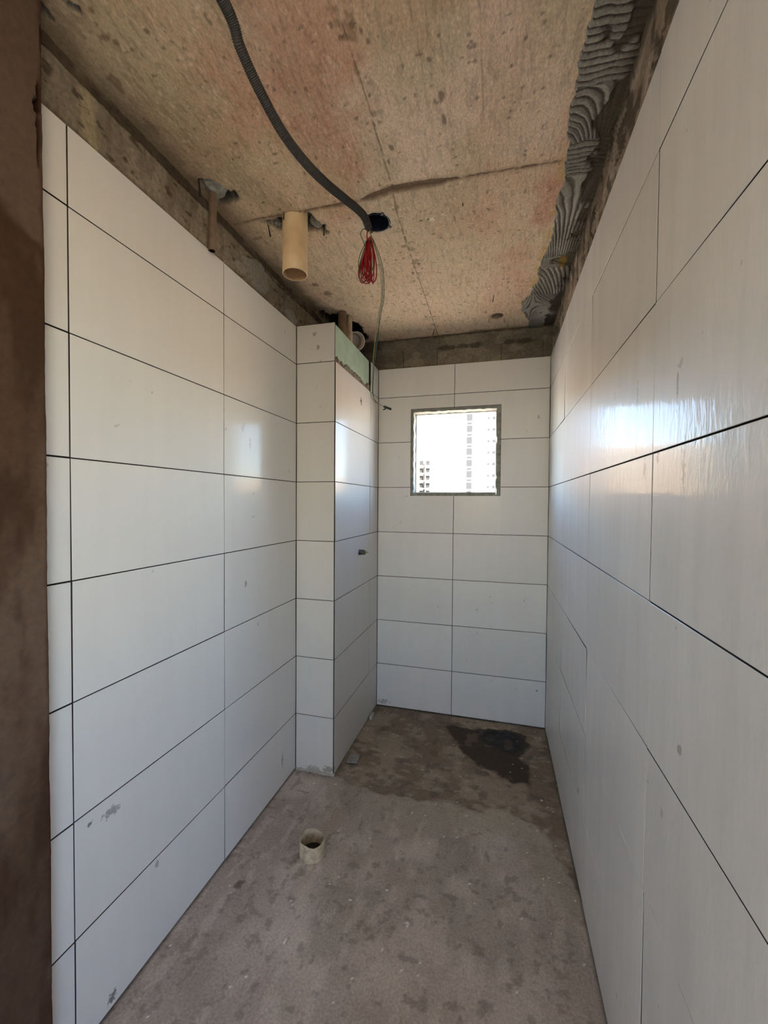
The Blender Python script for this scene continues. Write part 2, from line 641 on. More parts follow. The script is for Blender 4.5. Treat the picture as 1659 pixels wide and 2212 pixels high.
# ============================================================ THE SETTING
# ------------------------------------------------------------ floor
PUDDLE = [(-0.297, 2.57), (-0.235, 2.45), (-0.172, 2.337), (-0.12, 2.27), (-0.066, 2.227), (0.0, 2.215), (0.04, 2.165), (0.10, 2.13),
          (0.163, 2.16), (0.185, 2.24), (0.165, 2.30), (0.13, 2.36), (0.155, 2.42), (0.19, 2.50), (0.17, 2.59),
          (0.10, 2.64), (0.0, 2.625), (-0.08, 2.60), (-0.134, 2.585), (-0.2, 2.60), (-0.26, 2.60)]
PUDDLE2 = [(0.02, 2.40), (0.10, 2.38), (0.15, 2.46), (0.16, 2.55), (0.10, 2.62), (0.0, 2.60), (-0.10, 2.56), (-0.06, 2.47)]
DAMP = [(-1.03, 1.97), (-0.80, 1.93), (-0.62, 1.91), (-0.507, 1.865), (-0.38, 1.89), (-0.201, 1.905), (-0.054, 1.885), (0.0, 1.93), (0.068, 1.953),
        (0.12, 1.90), (0.237, 1.875), (0.25, 1.75), (0.285, 1.60), (0.40, 1.55), (0.40, 2.9), (-1.03, 2.9)]


def floor_h(x, y, z):
    h = (fbm(x, y, 9, 3) - 0.5) * 0.006 + (fbm(x, y, 60, 5, 3) - 0.5) * 0.0016
    d = poly_sd(x, y, DAMP) + (fbm(x, y, 14, 8) - 0.5) * 0.07
    h = h - 0.0035 * sstep(0.01, -0.01, d) + (fbm(x, y, 30, 9) - 0.5) * 0.007 * sstep(0.0, -0.03, d)
    # broken rim of mortar round the stub
    r = np.hypot(x + 0.690, y - 1.475)
    h = h + 0.006 * sstep(0.085, 0.055, r + (fbm(x, y, 40, 2) - .5) * 0.03)
    return h


def floor_c(x, y, z):
    base = np.zeros(x.shape + (3,)) + (0.262, 0.232, 0.210)
    base = mix(base, (0.345, 0.315, 0.290), sstep(0.42, 0.68, fbm(x, y, 2.2, 21, 5)))
    base = mix(base, (0.205, 0.185, 0.165), sstep(0.50, 0.70, fbm(x, y, 6, 31, 5)) * 0.6)
    # pale, trampled dust, running with the trowel
    base = mix(base, (0.40, 0.37, 0.34), sstep(0.56, 0.72, fbm(x * 2.2, y, 12, 41, 4)) * 0.35)
    base = mix(base, (0.13, 0.115, 0.10), sstep(0.62, 0.75, fbm(x, y, 38, 51, 3)) * 0.5)
    # greyish olive band before the damp part
    base = mix(base, (0.255, 0.245, 0.195), sstep(0.16, 0.02, np.abs(poly_sd(x, y, DAMP) - 0.04)) * sstep(-0.8, -0.2, x) * 0.55)
    d = poly_sd(x, y, DAMP) + (fbm(x, y, 12, 8) - 0.5) * 0.10
    m = sstep(0.012, -0.012, d)
    damp = np.zeros(x.shape + (3,)) + (0.150, 0.122, 0.094)
    damp = mix(damp, (0.235, 0.205, 0.165), sstep(0.45, 0.66, fbm(x, y, 9, 61, 5)) * 0.8)
    damp = mix(damp, (0.30, 0.27, 0.225), sstep(0.60, 0.74, fbm(x * 0.6, y * 1.4, 26, 71, 3)) * 0.45)
    damp = mix(damp, (0.09, 0.075, 0.06), sstep(0.58, 0.72, fbm(x, y, 18, 77, 4)) * 0.6)
    base = base * (1 - m[..., None]) + damp * m[..., None]
    # wet pool at the low corner
    w = sstep(0.012, -0.008, poly_sd(x, y, PUDDLE) + (fbm(x, y, 22, 81) - 0.5) * 0.05)
    islands = 0.7 * sstep(0.68, 0.74, fbm(x, y, 14, 85, 3))
    wet = mix(np.zeros(x.shape + (3,)) + (0.032, 0.023, 0.014), (0.11, 0.09, 0.065), islands * 0.8)
    w2 = sstep(0.02, -0.02, poly_sd(x, y, PUDDLE2) + (fbm(x, y, 15, 87) - 0.5) * 0.05)
    wet = mix(wet, (0.008, 0.006, 0.005), w2 * (1 - islands * 0.6))
    base = base * (1 - w[..., None]) + wet * w[..., None]
    # small stains
    for (sx, sy, r, s) in ((-0.893, 1.283, 0.022, 0.8), (-0.745, 1.43, 0.035, 0.6), (-0.88, 1.30, 0.012, 0.6),
                           (0.285, 1.66, 0.02, 0.6), (-0.98, 1.05, 0.05, 0.25), (-0.70, 1.40, 0.03, 0.4)):
        k = sstep(r, r * 0.3, np.hypot(x - sx, y - sy) + (fbm(x, y, 70, 91) - 0.5) * r)
        base = mix(base, (0.07, 0.058, 0.04), k * s)
    # dark line along the walls
    e = np.minimum(x - XL, np.minimum(XR - x, YB - y))
    e = np.minimum(e, np.where(x < XC, YC - y, 1.0) + 0 * x)
    base = mix(base, (0.06, 0.052, 0.042), sstep(0.012, 0.0, np.abs(e)) * 0.7)
    # pale crumbs
    base = mix(base, (0.75, 0.72, 0.66), sstep(0.895, 0.92, fbm(x, y, 85, 95, 2)))
    rg = 0.9 - 0.25 * w - 0.1 * w * w2
    return np.clip(base * np.array((1.56, 1.45, 1.34)), 0, 0.9), rg


fl = grid('floor', (-1.10, 0.30, 0), (1.52, 0, 0), (0, 2.50, 0), (0, 0, 1), 305, 500, floor_h, floor_c, 'screed')
tag(fl, 'grey concrete screed floor, dusty in front and damp at the back', kind='structure')

hall_floor = box('floor_hall', -3.2, 1.9, -4.2, 0.302, -0.15, -0.002, 'hall_floor')
tag(hall_floor, kind='structure')

# ------------------------------------------------------------ ceiling slab
EDGE = [(0.189, 0.60), (0.189, 1.004), (0.183, 1.071), (0.176, 1.132), (0.181, 1.211), (0.176, 1.293), (0.190, 1.36), (0.192, 1.445),
        (0.200, 1.546), (0.189, 1.634), (0.199, 1.75), (0.197, 1.856), (0.175, 1.984), (0.165, 2.10), (0.178, 2.15), (0.154, 2.224), (0.150, 2.30),
        (0.110, 2.37), (0.115, 2.47), (0.15, 2.56), (0.165, 2.62)]
SHAFT_HOLE = [(-1.02, 2.19), (-0.958, 2.185), (-0.96, 2.25), (-0.917, 2.251), (-0.875, 2.24), (-0.858, 2.30), (-0.857, 2.364), (-0.84, 2.40),
              (-0.835, 2.46), (-0.836, 2.57), (-0.86, 2.66), (-1.02, 2.68)]
HOLES = [  # outline, depth
    ([(-0.888, 1.455), (-0.875, 1.435), (-0.80, 1.44), (-0.72, 1.44), (-0.69, 1.47), (-0.665, 1.53), (-0.68, 1.565), (-0.735, 1.545),
      (-0.80, 1.53), (-0.86, 1.515)], 0.05),
    ([(-0.985, 1.215), (-0.95, 1.225), (-0.915, 1.27), (-0.905, 1.315), (-0.955, 1.33), (-1.0, 1.32)], 0.045),
    (SHAFT_HOLE, 0.09),
    ([(-1.00, 0.70), (-0.985, 0.725), (-0.975, 0.71), (-0.97, 0.69)], 0.03),
    ([(-0.935, 0.72), (-0.915, 0.735), (-0.90, 0.725), (-0.92, 0.70)], 0.03),
]
SPOTS = [(-0.905, 0.785, .020, .011), (-0.888, 0.80, .011, .009), (-0.885, 0.735, .008, .008), (-0.80, 0.80, .007, .009), (-0.79, 0.84, .006, .006), (-0.76, 0.835, .006, .006),
         (-0.975, 0.87, .016, .035), (-0.985, 1.0, .012, .03), (-0.995, 1.13, .02, .02), (-0.97, 1.53, .025, .012),
         (0.02, 0.93, .007, .007), (0.0, 1.02, .007, .006), (-0.32, 0.93, .006, .012), (-0.38, 0.90, .006, .01), (-0.37, 0.93, .008, .008), (-0.31, 0.955, .006, .012),
         (-0.40, 1.13, .008, .007), (-0.345, 1.08, .006, .006), (-0.34, 1.16, .006, .006), (-0.33, 1.25, .007, .014), (-0.35, 1.30, .008, .012),
         (-0.16, 1.13, .010, .02), (-0.16, 1.20, .008, .02), (0.09, 1.02, .005, .005), (0.11, 1.10, .005, .005), (0.02, 1.10, .006, .006), (0.03, 1.20, .005, .006),
         (-0.40, 1.95, .008, .014), (-0.41, 2.02, .010, .012), (-0.385, 1.90, .007, .01), (-0.40, 2.15, .006, .012), (-0.385, 2.13, .006, .008),
         (-0.36, 1.88, .006, .014), (-0.30, 1.60, .009, .006), (-0.27, 1.60, .006, .006), (-0.14, 1.37, .006, .006), (0.07, 1.37, .006, .007), (0.12, 1.40, .006, .006),
         (-0.22, 2.32, .006, .006), (-0.36, 2.38, .006, .01), (-0.42, 2.42, .010, .02), (-0.90, 1.93, .03, .02), (-0.87, 2.02, .03, .03)]
CRACK = [(-1.02, 1.436), (-0.90, 1.430), (-0.651, 1.436), (-0.52, 1.441), (-0.471, 1.435), (-0.36, 1.416), (-0.219, 1.424), (-0.05, 1.428), (0.185, 1.439)]
SEAM = [(-0.358, 0.55), (-0.357, 1.121), (-0.366, 1.396), (-0.381, 1.559), (-0.384, 2.1), (-0.388, 2.72)]


def crack_w(x):
    return 0.0022 + 0.013 * sstep(-0.50, -0.44, x) * sstep(-0.12, -0.25, x) + 0.004 * sstep(-0.70, -0.60, x) * sstep(-0.50, -0.55, x)


def ceil_masks(x, y):
    wob = (fbm(x, y, 28, 103) - 0.5)
    hole = np.zeros(x.shape); ring = np.zeros(x.shape); hd = np.zeros(x.shape)
    for pts, dep in HOLES:
        d = poly_sd(x, y, pts) + wob * 0.05
        hole = np.maximum(hole, sstep(0.004, -0.004, d))
        ring = np.maximum(ring, sstep(0.035, 0.0, d))
        hd = np.maximum(hd, dep * sstep(0.003, -0.012, d) * (0.75 + 0.5 * fbm(x, y, 45, 107)))
    return hole, ring, hd


BOXC, BOXR = (-0.468, 1.566), 0.052
SMC, SMR = (-0.014, 2.516), 0.030


def ceil_h(x, y, z):
    h = (fbm(x, y, 4, 110) - 0.5) * 0.006 + (fbm(x, y, 90, 111, 3) - 0.5) * 0.0012
    hole, ring, hd = ceil_masks(x, y)
    h = h + hd
    c = line_d(x, y, CRACK) + (fbm(x, y, 60, 113) - 0.5) * 0.008
    w = crack_w(x)
    h = h + sstep(w + 0.003, w - 0.003, c) * (0.004 + 0.4 * w)
    s = line_d(x, y, SEAM) + (fbm(x, y, 60, 117) - 0.5) * 0.004
    h = h + sstep(0.004, 0.0, s) * 0.003 + np.where(x > -0.37, 0.0015, 0.0)
    r = np.hypot(x - BOXC[0], y - BOXC[1])
    h = np.where(r < BOXR - 0.001, 0.085, h)
    r2 = np.hypot(x - SMC[0], (y - SMC[1]))
    h = h + 0.06 * sstep(SMR + 0.001, SMR - 0.006, r2 + wobs(x, y) * 0.008)
    return h


def wobs(x, y): return fbm(x, y, 50, 119) - 0.5


def ceil_c(x, y, z):
    c = np.zeros(x.shape + (3,)) + (0.56, 0.42, 0.30)
    n1 = fbm(x, y, 2.6, 121, 5)
    c = mix(c, (0.64, 0.51, 0.39), sstep(0.45, 0.68, n1))
    c = mix(c, (0.46, 0.275, 0.185), sstep(0.50, 0.66, fbm(x, y, 3.6, 131, 5)) * 0.75)
    c = mix(c, (0.47, 0.39, 0.26), sstep(0.45, 0.62, fbm(x * 1.5, y, 3.1, 141, 5)) * 0.6)
    # yellow-grey laitance by the left wall near the door, paler towards the window
    c = mix(c, (0.37, 0.325, 0.215), sstep(-0.62, -0.86, x + wobs(x, y) * 0.15) * sstep(1.35, 0.95, y) * 0.75)
    c = mix(c, (0.60, 0.485, 0.345), sstep(1.45, 1.75, y) * sstep(-0.95, -0.75, x) * 0.45)
    # reddish patches
    for (sx, sy, rx, ry, k) in ((0.165, 1.62, .075, .16, .75), (0.08, 1.95, .10, .16, .4), (0.10, 2.2, .06, .10, .4), (-0.55, 1.15, .12, .22, .35),
                                (-0.62, 1.30, .05, .10, .3), (-0.50, 0.95, .15, .12, .35), (-0.75, 1.3, .08, .12, .25), (0.0, 1.1, .12, .3, .25)):
        q = np.hypot((x - sx) / rx, (y - sy) / ry) + (fbm(x, y, 14, 151) - 0.5) * 1.1
        c = mix(c, (0.47, 0.25, 0.175), sstep(1.1, 0.4, q) * k * (0.9 if sx > 0.04 else 0.55))
    # fibres of the formwork, along y
    f = fbm(x * 5, y * 1.1, 26, 161, 4)
    c = c * (1 - 0.20 * sstep(0.52, 0.72, f))[..., None]
    f2 = fbm(x * 3, y * 0.9, 60, 171, 3)
    c = mix(c, (0.72, 0.62, 0.49), sstep(0.62, 0.80, f2) * 0.40)
    # pits
    pit = sstep(0.80, 0.85, fbm(x, y, 62, 181, 2)) * 0.6
    c = mix(c, (0.12, 0.085, 0.055), pit)
    # board lines
    for bx_, y0, y1 in ((-0.148, 0.5, 1.26), (-0.053, 0.5, 1.24), (-0.20, 0.5, 1.24), (-0.62, 0.5, 1.2)):
        k = sstep(0.0028, 0.0006, np.abs(x - bx_ + (fbm(x * 0, y, 6, 191) - .5) * 0.008)) * sstep(y1 + .02, y1 - .02, y)
        c = mix(c, (0.27, 0.19, 0.11), k * 0.55)
    k = sstep(0.05, 0.0, np.abs(y - 1.255)) * sstep(0.3, 0.7, fbm(x, y, 8, 195)) * sstep(-0.30, -0.2, x)
    c = mix(c, (0.63, 0.51, 0.39), k * 0.4)
    # seams
    s = line_d(x, y, SEAM) + (fbm(x, y, 60, 117) - 0.5) * 0.006
    c = mix(c, (0.11, 0.08, 0.05), sstep(0.0036, 0.0008, s) * 0.75)
    sb = sstep(0.62, 0.74, fbm(x, y, 30, 197, 3)) * sstep(0.05, 0.01, line_d(x, y, SEAM))
    c = mix(c, (0.20, 0.15, 0.09), sb * 0.6)
    ck = line_d(x, y, CRACK) + (fbm(x, y, 60, 113) - 0.5) * 0.012
    w = crack_w(x)
    c = mix(c, (0.115, 0.080, 0.050), sstep(w + 0.003, w - 0.002, ck) * 0.9)
    c = mix(c, (0.30, 0.21, 0.14), sstep(w + 0.02, w, ck) * 0.45)
    for (sx, sy, rx, ry) in SPOTS:
        q = np.hypot((x - sx) / rx, (y - sy) / ry) + (fbm(x, y, 80, 199, 2) - 0.5) * 0.9
        c = mix(c, (0.125, 0.088, 0.052), sstep(1.0, 0.5, q) * 0.7)
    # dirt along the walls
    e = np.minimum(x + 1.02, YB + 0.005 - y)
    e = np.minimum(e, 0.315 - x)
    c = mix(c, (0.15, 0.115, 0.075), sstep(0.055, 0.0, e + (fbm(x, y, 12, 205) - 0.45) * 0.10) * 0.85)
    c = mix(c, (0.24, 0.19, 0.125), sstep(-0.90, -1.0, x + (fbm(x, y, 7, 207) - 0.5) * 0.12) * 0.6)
    # yellow film at the edge of the combed mortar
    ex = np.interp(y, [p[1] for p in EDGE], [p[0] for p in EDGE])
    c = mix(c, (0.46, 0.32, 0.10), sstep(0.03, 0.005, np.abs(x - ex + 0.004)) * sstep(1.35, 1.5, y) * sstep(0.4, 0.6, fbm(x, y, 16, 209)) * 0.55)
    # broken concrete in the holes
    hole, ring, hd = ceil_masks(x, y)
    c = mix(c, (0.20, 0.16, 0.115), ring * 0.4 * sstep(0.35, 0.6, fbm(x, y, 25, 213)))
    grey = np.zeros(x.shape + (3,)) + (0.075, 0.078, 0.070)
    grey = mix(grey, (0.24, 0.235, 0.19), sstep(0.50, 0.66, fbm(x, y, 55, 211, 3)) * 0.7)
    grey = mix(grey, (0.012, 0.013, 0.018), sstep(-0.80, -0.84, x) * sstep(2.15, 2.25, y))  # darkness of the deep shaft hole painted in
    c = c * (1 - hole[..., None]) + grey * hole[..., None]
    r2 = np.hypot(x - SMC[0] + 0.01, (y - SMC[1])) + wobs(x, y) * 0.008
    c = mix(c, (0.25, 0.18, 0.12), sstep(SMR + 0.022, SMR + 0.004, r2) * 0.75)
    c = mix(c, (0.06, 0.05, 0.04), sstep(SMR + 0.004, SMR - 0.003, np.hypot(x - SMC[0], y - SMC[1])) * 0.9)
    r = np.hypot(x - BOXC[0], y - BOXC[1])
    c = mix(c, (0.45, 0.42, 0.36), sstep(BOXR + 0.014, BOXR + 0.004, r + wobs(x, y) * 0.012) * 0.5)
    c = mix(c, (0.015, 0.018, 0.025), sstep(BOXR + 0.003, BOXR - 0.001, r))
    # chipped writing-like pale scratches near the middle
    q = np.hypot((x + 0.24) / 0.05, (y - 1.60) / 0.03)
    c = mix(c, (0.72, 0.66, 0.56), sstep(1.0, 0.6, q) * sstep(0.62, 0.70, fbm(x, y, 75, 221, 2)) * 0.8)
    return np.clip(c * 1.30, 0, 0.88), np.full(x.shape, 0.9)


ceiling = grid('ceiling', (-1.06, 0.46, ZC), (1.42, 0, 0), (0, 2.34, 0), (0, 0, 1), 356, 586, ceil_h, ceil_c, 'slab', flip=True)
tag(ceiling, 'bare stained concrete slab with formwork seams and broken pipe holes', kind='structure')
box('slab_body', -1.3, 0.6, 0.46, 3.0, ZC + 0.13, ZC + 0.20, 'void', ceiling)  # unseen cap above the sheet, added to keep light out of the holes
ceil_hall = box('ceiling_hall', -3.2, 1.9, -4.2, 0.46, ZC, ZC + 0.15, 'hall_white')
tag(ceil_hall, kind='structure')

# combed tile mortar along the right edge of the ceiling
PATCH = [  # y from, y to, direction of the combing (angle from the x axis), pitch, curl
    (0.55, 1.19, 0.04, 0.0175, 0.10), (1.19, 1.37, 1.15, 0.0170, 2.2), (1.37, 1.50, 0.10, 0.0165, 0.5), (1.50, 1.96, 1.50, 0.0160, 0.9),
    (1.96, 2.05, 0.2, 0.016, 1.0), (2.05, 2.30, 1.30, 0.017, 0.6), (2.30, 2.75, -0.7, 0.016, 2.8)]


def mort_masks(x, y):
    ex = np.interp(y, [p[1] for p in EDGE], [p[0] for p in EDGE]) + (fbm(x * 0, y, 60, 301, 3) - 0.5) * 0.016
    d = x - ex
    hole = sstep(0.50, 0.60, fbm(x, y, 13, 303, 4) + 0.30 * sstep(0.235, 0.30, x) - 0.16) * sstep(0.03, 0.05, d)
    return d, hole


def mort_ridge(x, y):
    ph = np.zeros(x.shape)
    yw = y + (fbm(x, y, 9, 305) - 0.5) * 0.03
    for k, (y0, y1, a, p, curl) in enumerate(PATCH):
        aa = a + curl * (x - 0.24) * 4
        t = ((yw - 0.5 * (y0 + y1)) * np.cos(aa) - (x - 0.24) * np.sin(aa)) / p
        ph = np.where((yw >= y0) & (yw < y1), t, ph)
    return (0.5 + 0.5 * np.cos(2 * np.pi * ph + fbm(x, y, 40, 307) * 1.6)) ** 0.8


def mort_h(x, y, z):
    d, hole = mort_masks(x, y)
    ridge = mort_ridge(x, y)
    amp = 0.0095 * (0.35 + 0.9 * fbm(x, y, 22, 309)) * (1 - 0.8 * hole)
    h = -(0.0045 + ridge * amp) + hole * 0.004 + (fbm(x, y, 120, 311, 2) - 0.5) * 0.0016
    return np.where(d < 0, 0.012, h * sstep(0.0, 0.004, d) + 0.012 * (1 - sstep(0.0, 0.004, d)))


def mort_c(x, y, z):
    d, hole = mort_masks(x, y)
    c = np.zeros(x.shape + (3,)) + (0.36, 0.345, 0.305)
    c = mix(c, (0.46, 0.44, 0.40), sstep(0.45, 0.7, fbm(x, y, 10, 321)))
    c = mix(c, (0.115, 0.092, 0.070), sstep(0.42, 0.12, mort_ridge(x, y)) * 0.85)  # brown slab showing in the valleys, with their shade painted in
    c = mix(c, (0.070, 0.052, 0.034), hole * 0.85)
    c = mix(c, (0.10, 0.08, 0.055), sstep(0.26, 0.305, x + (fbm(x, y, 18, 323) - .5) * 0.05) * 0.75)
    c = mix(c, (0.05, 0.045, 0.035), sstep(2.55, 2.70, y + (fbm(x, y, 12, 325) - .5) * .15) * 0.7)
    q = np.hypot((x - 0.265) / 0.022, (y - 2.02) / 0.05)
    c = mix(c, (0.36, 0.24, 0.05), sstep(1.1, 0.6, q) * 0.7)
    return c, np.full(x.shape, 0.92)


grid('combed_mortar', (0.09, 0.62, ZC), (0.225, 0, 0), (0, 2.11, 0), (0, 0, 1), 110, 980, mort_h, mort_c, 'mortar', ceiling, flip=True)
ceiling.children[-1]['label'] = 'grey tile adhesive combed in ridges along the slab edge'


# ------------------------------------------------------------ walls
def wall_root(name, label, x0, x1, y0, y1, z0, z1, mat='tile_edge_dark'):
    bm = bmesh.new()
    add_box(bm, x0, x1, y0, y1, z0, ZTOP - 0.012)
    s_ = 0.045
    add_box(bm, x0 + (s_ if x0 > 0 else 0), x1 - (s_ if x0 < 0 else 0), y0, y1, ZTOP - 0.012, z1)
    o = obj(name, bm, mat)
    return tag(o, label, kind='structure')


# left wall
wl = wall_root('wall_left', 'left wall of long white tiles under a strip of raw render', XL - 0.14, XL - TH - 0.0005, YJAMB - 0.02, 3.0, -0.1, ZC + 0.13)
for z0, z1 in ROWS:
    for u0, u1 in ((YJAMB - 0.015, Y1), (Y1, Y2), (Y2, YC - 0.001)):
        tile(wl, rect(u0, u1, z0 + 0.001 if z0 == 0 else z0, z1), left3, 'tile_left', gap=0.0042 if u1 == Y1 else GAP)


def wl_h(x, y, z):
    zz = z
    rec = sstep(2.437, 2.447, zz + (fbm(y, z, 20, 401) - 0.5) * 0.012)
    h = (fbm(y, z, 10, 403) - 0.5) * 0.007 + (fbm(y, z, 60, 405) - 0.5) * 0.003 - rec * 0.014
    cr = line_d(y, zz, [(0.7, 2.443), (0.9, 2.438), (1.1, 2.436), (1.3, 2.442), (1.5, 2.440), (1.8, 2.425), (2.2, 2.44)])
    h = h - sstep(0.004, 0.0, cr) * 0.006
    # dabs of adhesive with comb marks
    for (cy, cz, ry, rz, dens) in ((1.60, 2.37, .085, .065, 1), (1.475, 2.345, .04, .02, 0), (1.90, 2.325, .06, .035, 1), (1.53, 2.39, .045, .02, 0)):
        q = np.hypot((y - cy) / ry, (zz - cz) / rz)
        h = h + sstep(1.05, 0.9, q) * (0.004 + dens * 0.008 * (0.5 + 0.5 * np.cos(2 * np.pi * ((y - cy) * 0.95 + (zz - cz) * 0.35) / 0.0135)))
    return h + (fbm(y, z, 35, 407, 3) - 0.5) * 0.006


def wl_c(x, y, z):
    c = np.zeros(x.shape + (3,)) + (0.235, 0.200, 0.150)
    c = mix(c, (0.30, 0.26, 0.195), sstep(0.40, 0.70, fbm(y, z, 7, 411, 4)))
    c = mix(c, (0.17, 0.13, 0.09), sstep(0.50, 0.68, fbm(y * 2, z * 0.5, 14, 413, 4)) * 0.6)
    c = mix(c, (0.40, 0.35, 0.22), sstep(0.03, 0.01, np.abs(y - 0.835 + (z - 2.35) * 0.1)) * 0.7)
    c = mix(c, (0.065, 0.046, 0.030), sstep(2.432, 2.447, z + (fbm(y, z, 16, 401) - 0.5) * 0.02) * 0.85)
    c = mix(c, (0.20, 0.165, 0.12), sstep(2.452, 2.470, z + (fbm(y, z, 12, 415) - 0.5) * 0.05) * sstep(0.45, 0.6, fbm(y, z, 9, 417)) * 0.7)
    c = mix(c, (0.10, 0.08, 0.06), sstep(2.315, 2.30, z + (fbm(y, z, 30, 419) - .5) * 0.02) * 0.6)
    cr = line_d(y, z, [(0.7, 2.443), (0.9, 2.438), (1.1, 2.436), (1.3, 2.442), (1.5, 2.440), (1.8, 2.425), (2.2, 2.44)]) + (fbm(y, z, 50, 421) - .5) * 0.012
    c = mix(c, (0.03, 0.02, 0.013), sstep(0.0045, 0.001, cr) * 0.9)
    c = mix(c, (0.07, 0.05, 0.035), sstep(0.69, 0.78, fbm(y, z * 2, 30, 423, 3)) * 0.8)
    for (cy, cz, ry, rz) in ((1.60, 2.37, .085, .065), (1.475, 2.345, .04, .02), (1.90, 2.325, .06, .035), (1.53, 2.39, .045, .02)):
        q = np.hypot((y - cy) / ry, (z - cz) / rz)
        c = mix(c, (0.30, 0.29, 0.26), sstep(1.05, 0.85, q) * 0.85)
    return c, np.full(x.shape, 0.93)


grid('render_strip', (XL - 0.010, 0.64, ZTOP - 0.03), (0, 2.10, 0), (0, 0, ZC - ZTOP + 0.05), (1, 0, 0), 560, 66, wl_h, wl_c, 'render_coat', wl)

# right wall
wr = wall_root('wall_right', 'right wall of long white tiles with dusty wipe marks', XR + TH + 0.0005, XR + 0.14, 0.30, 3.0, -0.1, ZC + 0.13)
for z0, z1 in ROWS:
    for u0, u1 in ((0.31, YRJ[1]), (YRJ[1], YRJ[2]), (YRJ[2], YRJ[3]), (YRJ[3], YRJ[4]), (YRJ[4], YB - 0.001)):
        tile(wr, rect(u0, u1, z0 + 0.001 if z0 == 0 else z0, z1), right3, 'tile_right', lip=0.0008)


def wr_h(x, y, z):
    h = (fbm(y, z, 12, 431) - 0.5) * 0.012 + (fbm(y, z, 55, 433) - 0.5) * 0.006
    k = sstep(0.45, 0.6, fbm(y, z, 7, 435))
    return h + k * 0.003 * np.cos(2 * np.pi * (y * 0.8 - z * 0.6 + (fbm(y, z, 8, 437)) * 0.05) / 0.014)


def wr_c(x, y, z):
    c = np.zeros(x.shape + (3,)) + (0.30, 0.24, 0.18)
    c = mix(c, (0.42, 0.36, 0.29), sstep(0.45, 0.65, fbm(y, z, 16, 441, 4)))
    c = mix(c, (0.08, 0.06, 0.045), sstep(0.50, 0.66, fbm(y, z, 22, 443, 4)) * 0.8)
    c = mix(c, (0.10, 0.08, 0.055), sstep(2.45, 2.475, z) * 0.7)
    return c, np.full(x.shape, 0.93)


grid('render_strip', (XR + 0.010, 0.30, ZTOP - 0.03), (0, 2.46, 0), (0, 0, ZC - ZTOP + 0.05), (-1, 0, 0), 560, 66, wr_h, wr_c, 'render_coat', wr, flip=True)

# back wall, pierced by the window
YW0, YW1 = YB + TH + 0.0005, YB + 0.15
bm = bmesh.new()
for a in ((-1.15, WX0, -0.1, ZC + 0.13), (WX1, 0.45, -0.1, ZC + 0.13), (WX0, WX1, -0.1, WZ0), (WX0, WX1, WZ1, ZTOP - 0.012)):
    add_box(bm, a[0], a[1], YW0, YW1, a[2], min(a[3], ZTOP - 0.012))
add_box(bm, -1.15, 0.45, YW0 + 0.04, YW1, ZTOP - 0.012, ZC + 0.13)
wbk = obj('wall_back', bm, 'tile_edge_dark')
tag(wbk, 'end wall of white tiles round a small square window', kind='structure')
for k, (z0, z1) in enumerate(ROWS):
    zb = z0 + 0.001 if z0 == 0 else z0
    L = rect(XC + 0.001, XBJ, zb, z1)
    Rr = rect(XBJ, XR - 0.001, zb, z1)
    if k == 4:
        L = [(XC + .001, z0), (XBJ, z0), (XBJ, WZ0), (WX0, WZ0), (WX0, z1), (XC + .001, z1)]
        Rr = [(XBJ, z0), (XR - .001, z0), (XR - .001, z1), (WX1, z1), (WX1, WZ0), (XBJ, WZ0)]
    if k == 5:
        L = rect(XC + 0.001, WX0, z0, z1)
        Rr = rect(WX1, XR - 0.001, z0, z1)
    if k == 6:
        L = [(XC + .001, z0), (WX0, z0), (WX0, WZ1), (XBJ, WZ1), (XBJ, z1), (XC + .001, z1)]
        Rr = [(WX1, z0), (XR - .001, z0), (XR - .001, z1), (XBJ, z1), (XBJ, WZ1), (WX1, WZ1)]
    tile(wbk, L, back3, 'tile_back')
    tile(wbk, Rr, back3, 'tile_back')


def wb_h(x, y, z):
    h = (fbm(x, z, 9, 451) - 0.5) * 0.008 + (fbm(x, z, 50, 453) - 0.5) * 0.003
    step = sstep(2.405, 2.415, z + (fbm(x * 2, z, 8, 455) - 0.5) * 0.03)
    for jx in (-0.395, 0.01, 0.255, -0.62):
        h = h - 0.003 * sstep(0.003, 0.001, np.abs(x - jx)) * sstep(2.41, 2.40, z)
    return h + step * 0.012


def wb_c(x, y, z):
    c = np.zeros(x.shape + (3,)) + (0.175, 0.150, 0.115)
    c = mix(c, (0.245, 0.215, 0.165), sstep(0.45, 0.65, fbm(x, z, 7, 461, 4)))
    c = mix(c, (0.29, 0.25, 0.19), sstep(0.55, 0.7, fbm(x * 0.5, z, 22, 463, 3)) * 0.6)
    for (sx, r) in ((-0.34, .07), (-0.22, .05), (0.06, .04), (0.15, .09), (-0.15, .05)):
        q = np.hypot((x - sx) / r, (z - 2.405) / 0.018) + (fbm(x, z, 30, 465) - .5) * 1.0
        c = mix(c, (0.055, 0.043, 0.030), sstep(1.1, 0.5, q) * 0.75)
    for jx in (-0.395, 0.01, 0.255, -0.62):
        c = mix(c, (0.08, 0.065, 0.05), 0.7 * sstep(0.004, 0.001, np.abs(x - jx)) * sstep(2.41, 2.40, z))
    c = mix(c, (0.07, 0.055, 0.04), sstep(2.468, 2.482, z + (fbm(x, z, 20, 467) - .5) * 0.02) * 0.8)
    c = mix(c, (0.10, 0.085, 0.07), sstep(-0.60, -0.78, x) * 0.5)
    return c, np.full(x.shape, 0.93)


grid('render_strip', (-1.05, YB + 0.006, ZTOP - 0.03), (1.37, 0, 0), (0, 0, ZC - ZTOP + 0.045), (0, -1, 0), 420, 70, wb_h, wb_c, 'render_coat', wbk)

# window reveal: rough cement rim
wn = empty('window_1', (0.5 * (WX0 + WX1), YB + 0.03, WZ0))
tag(wn, 'small square opening with a rough cement rim, open to the bright sky', kind='structure')


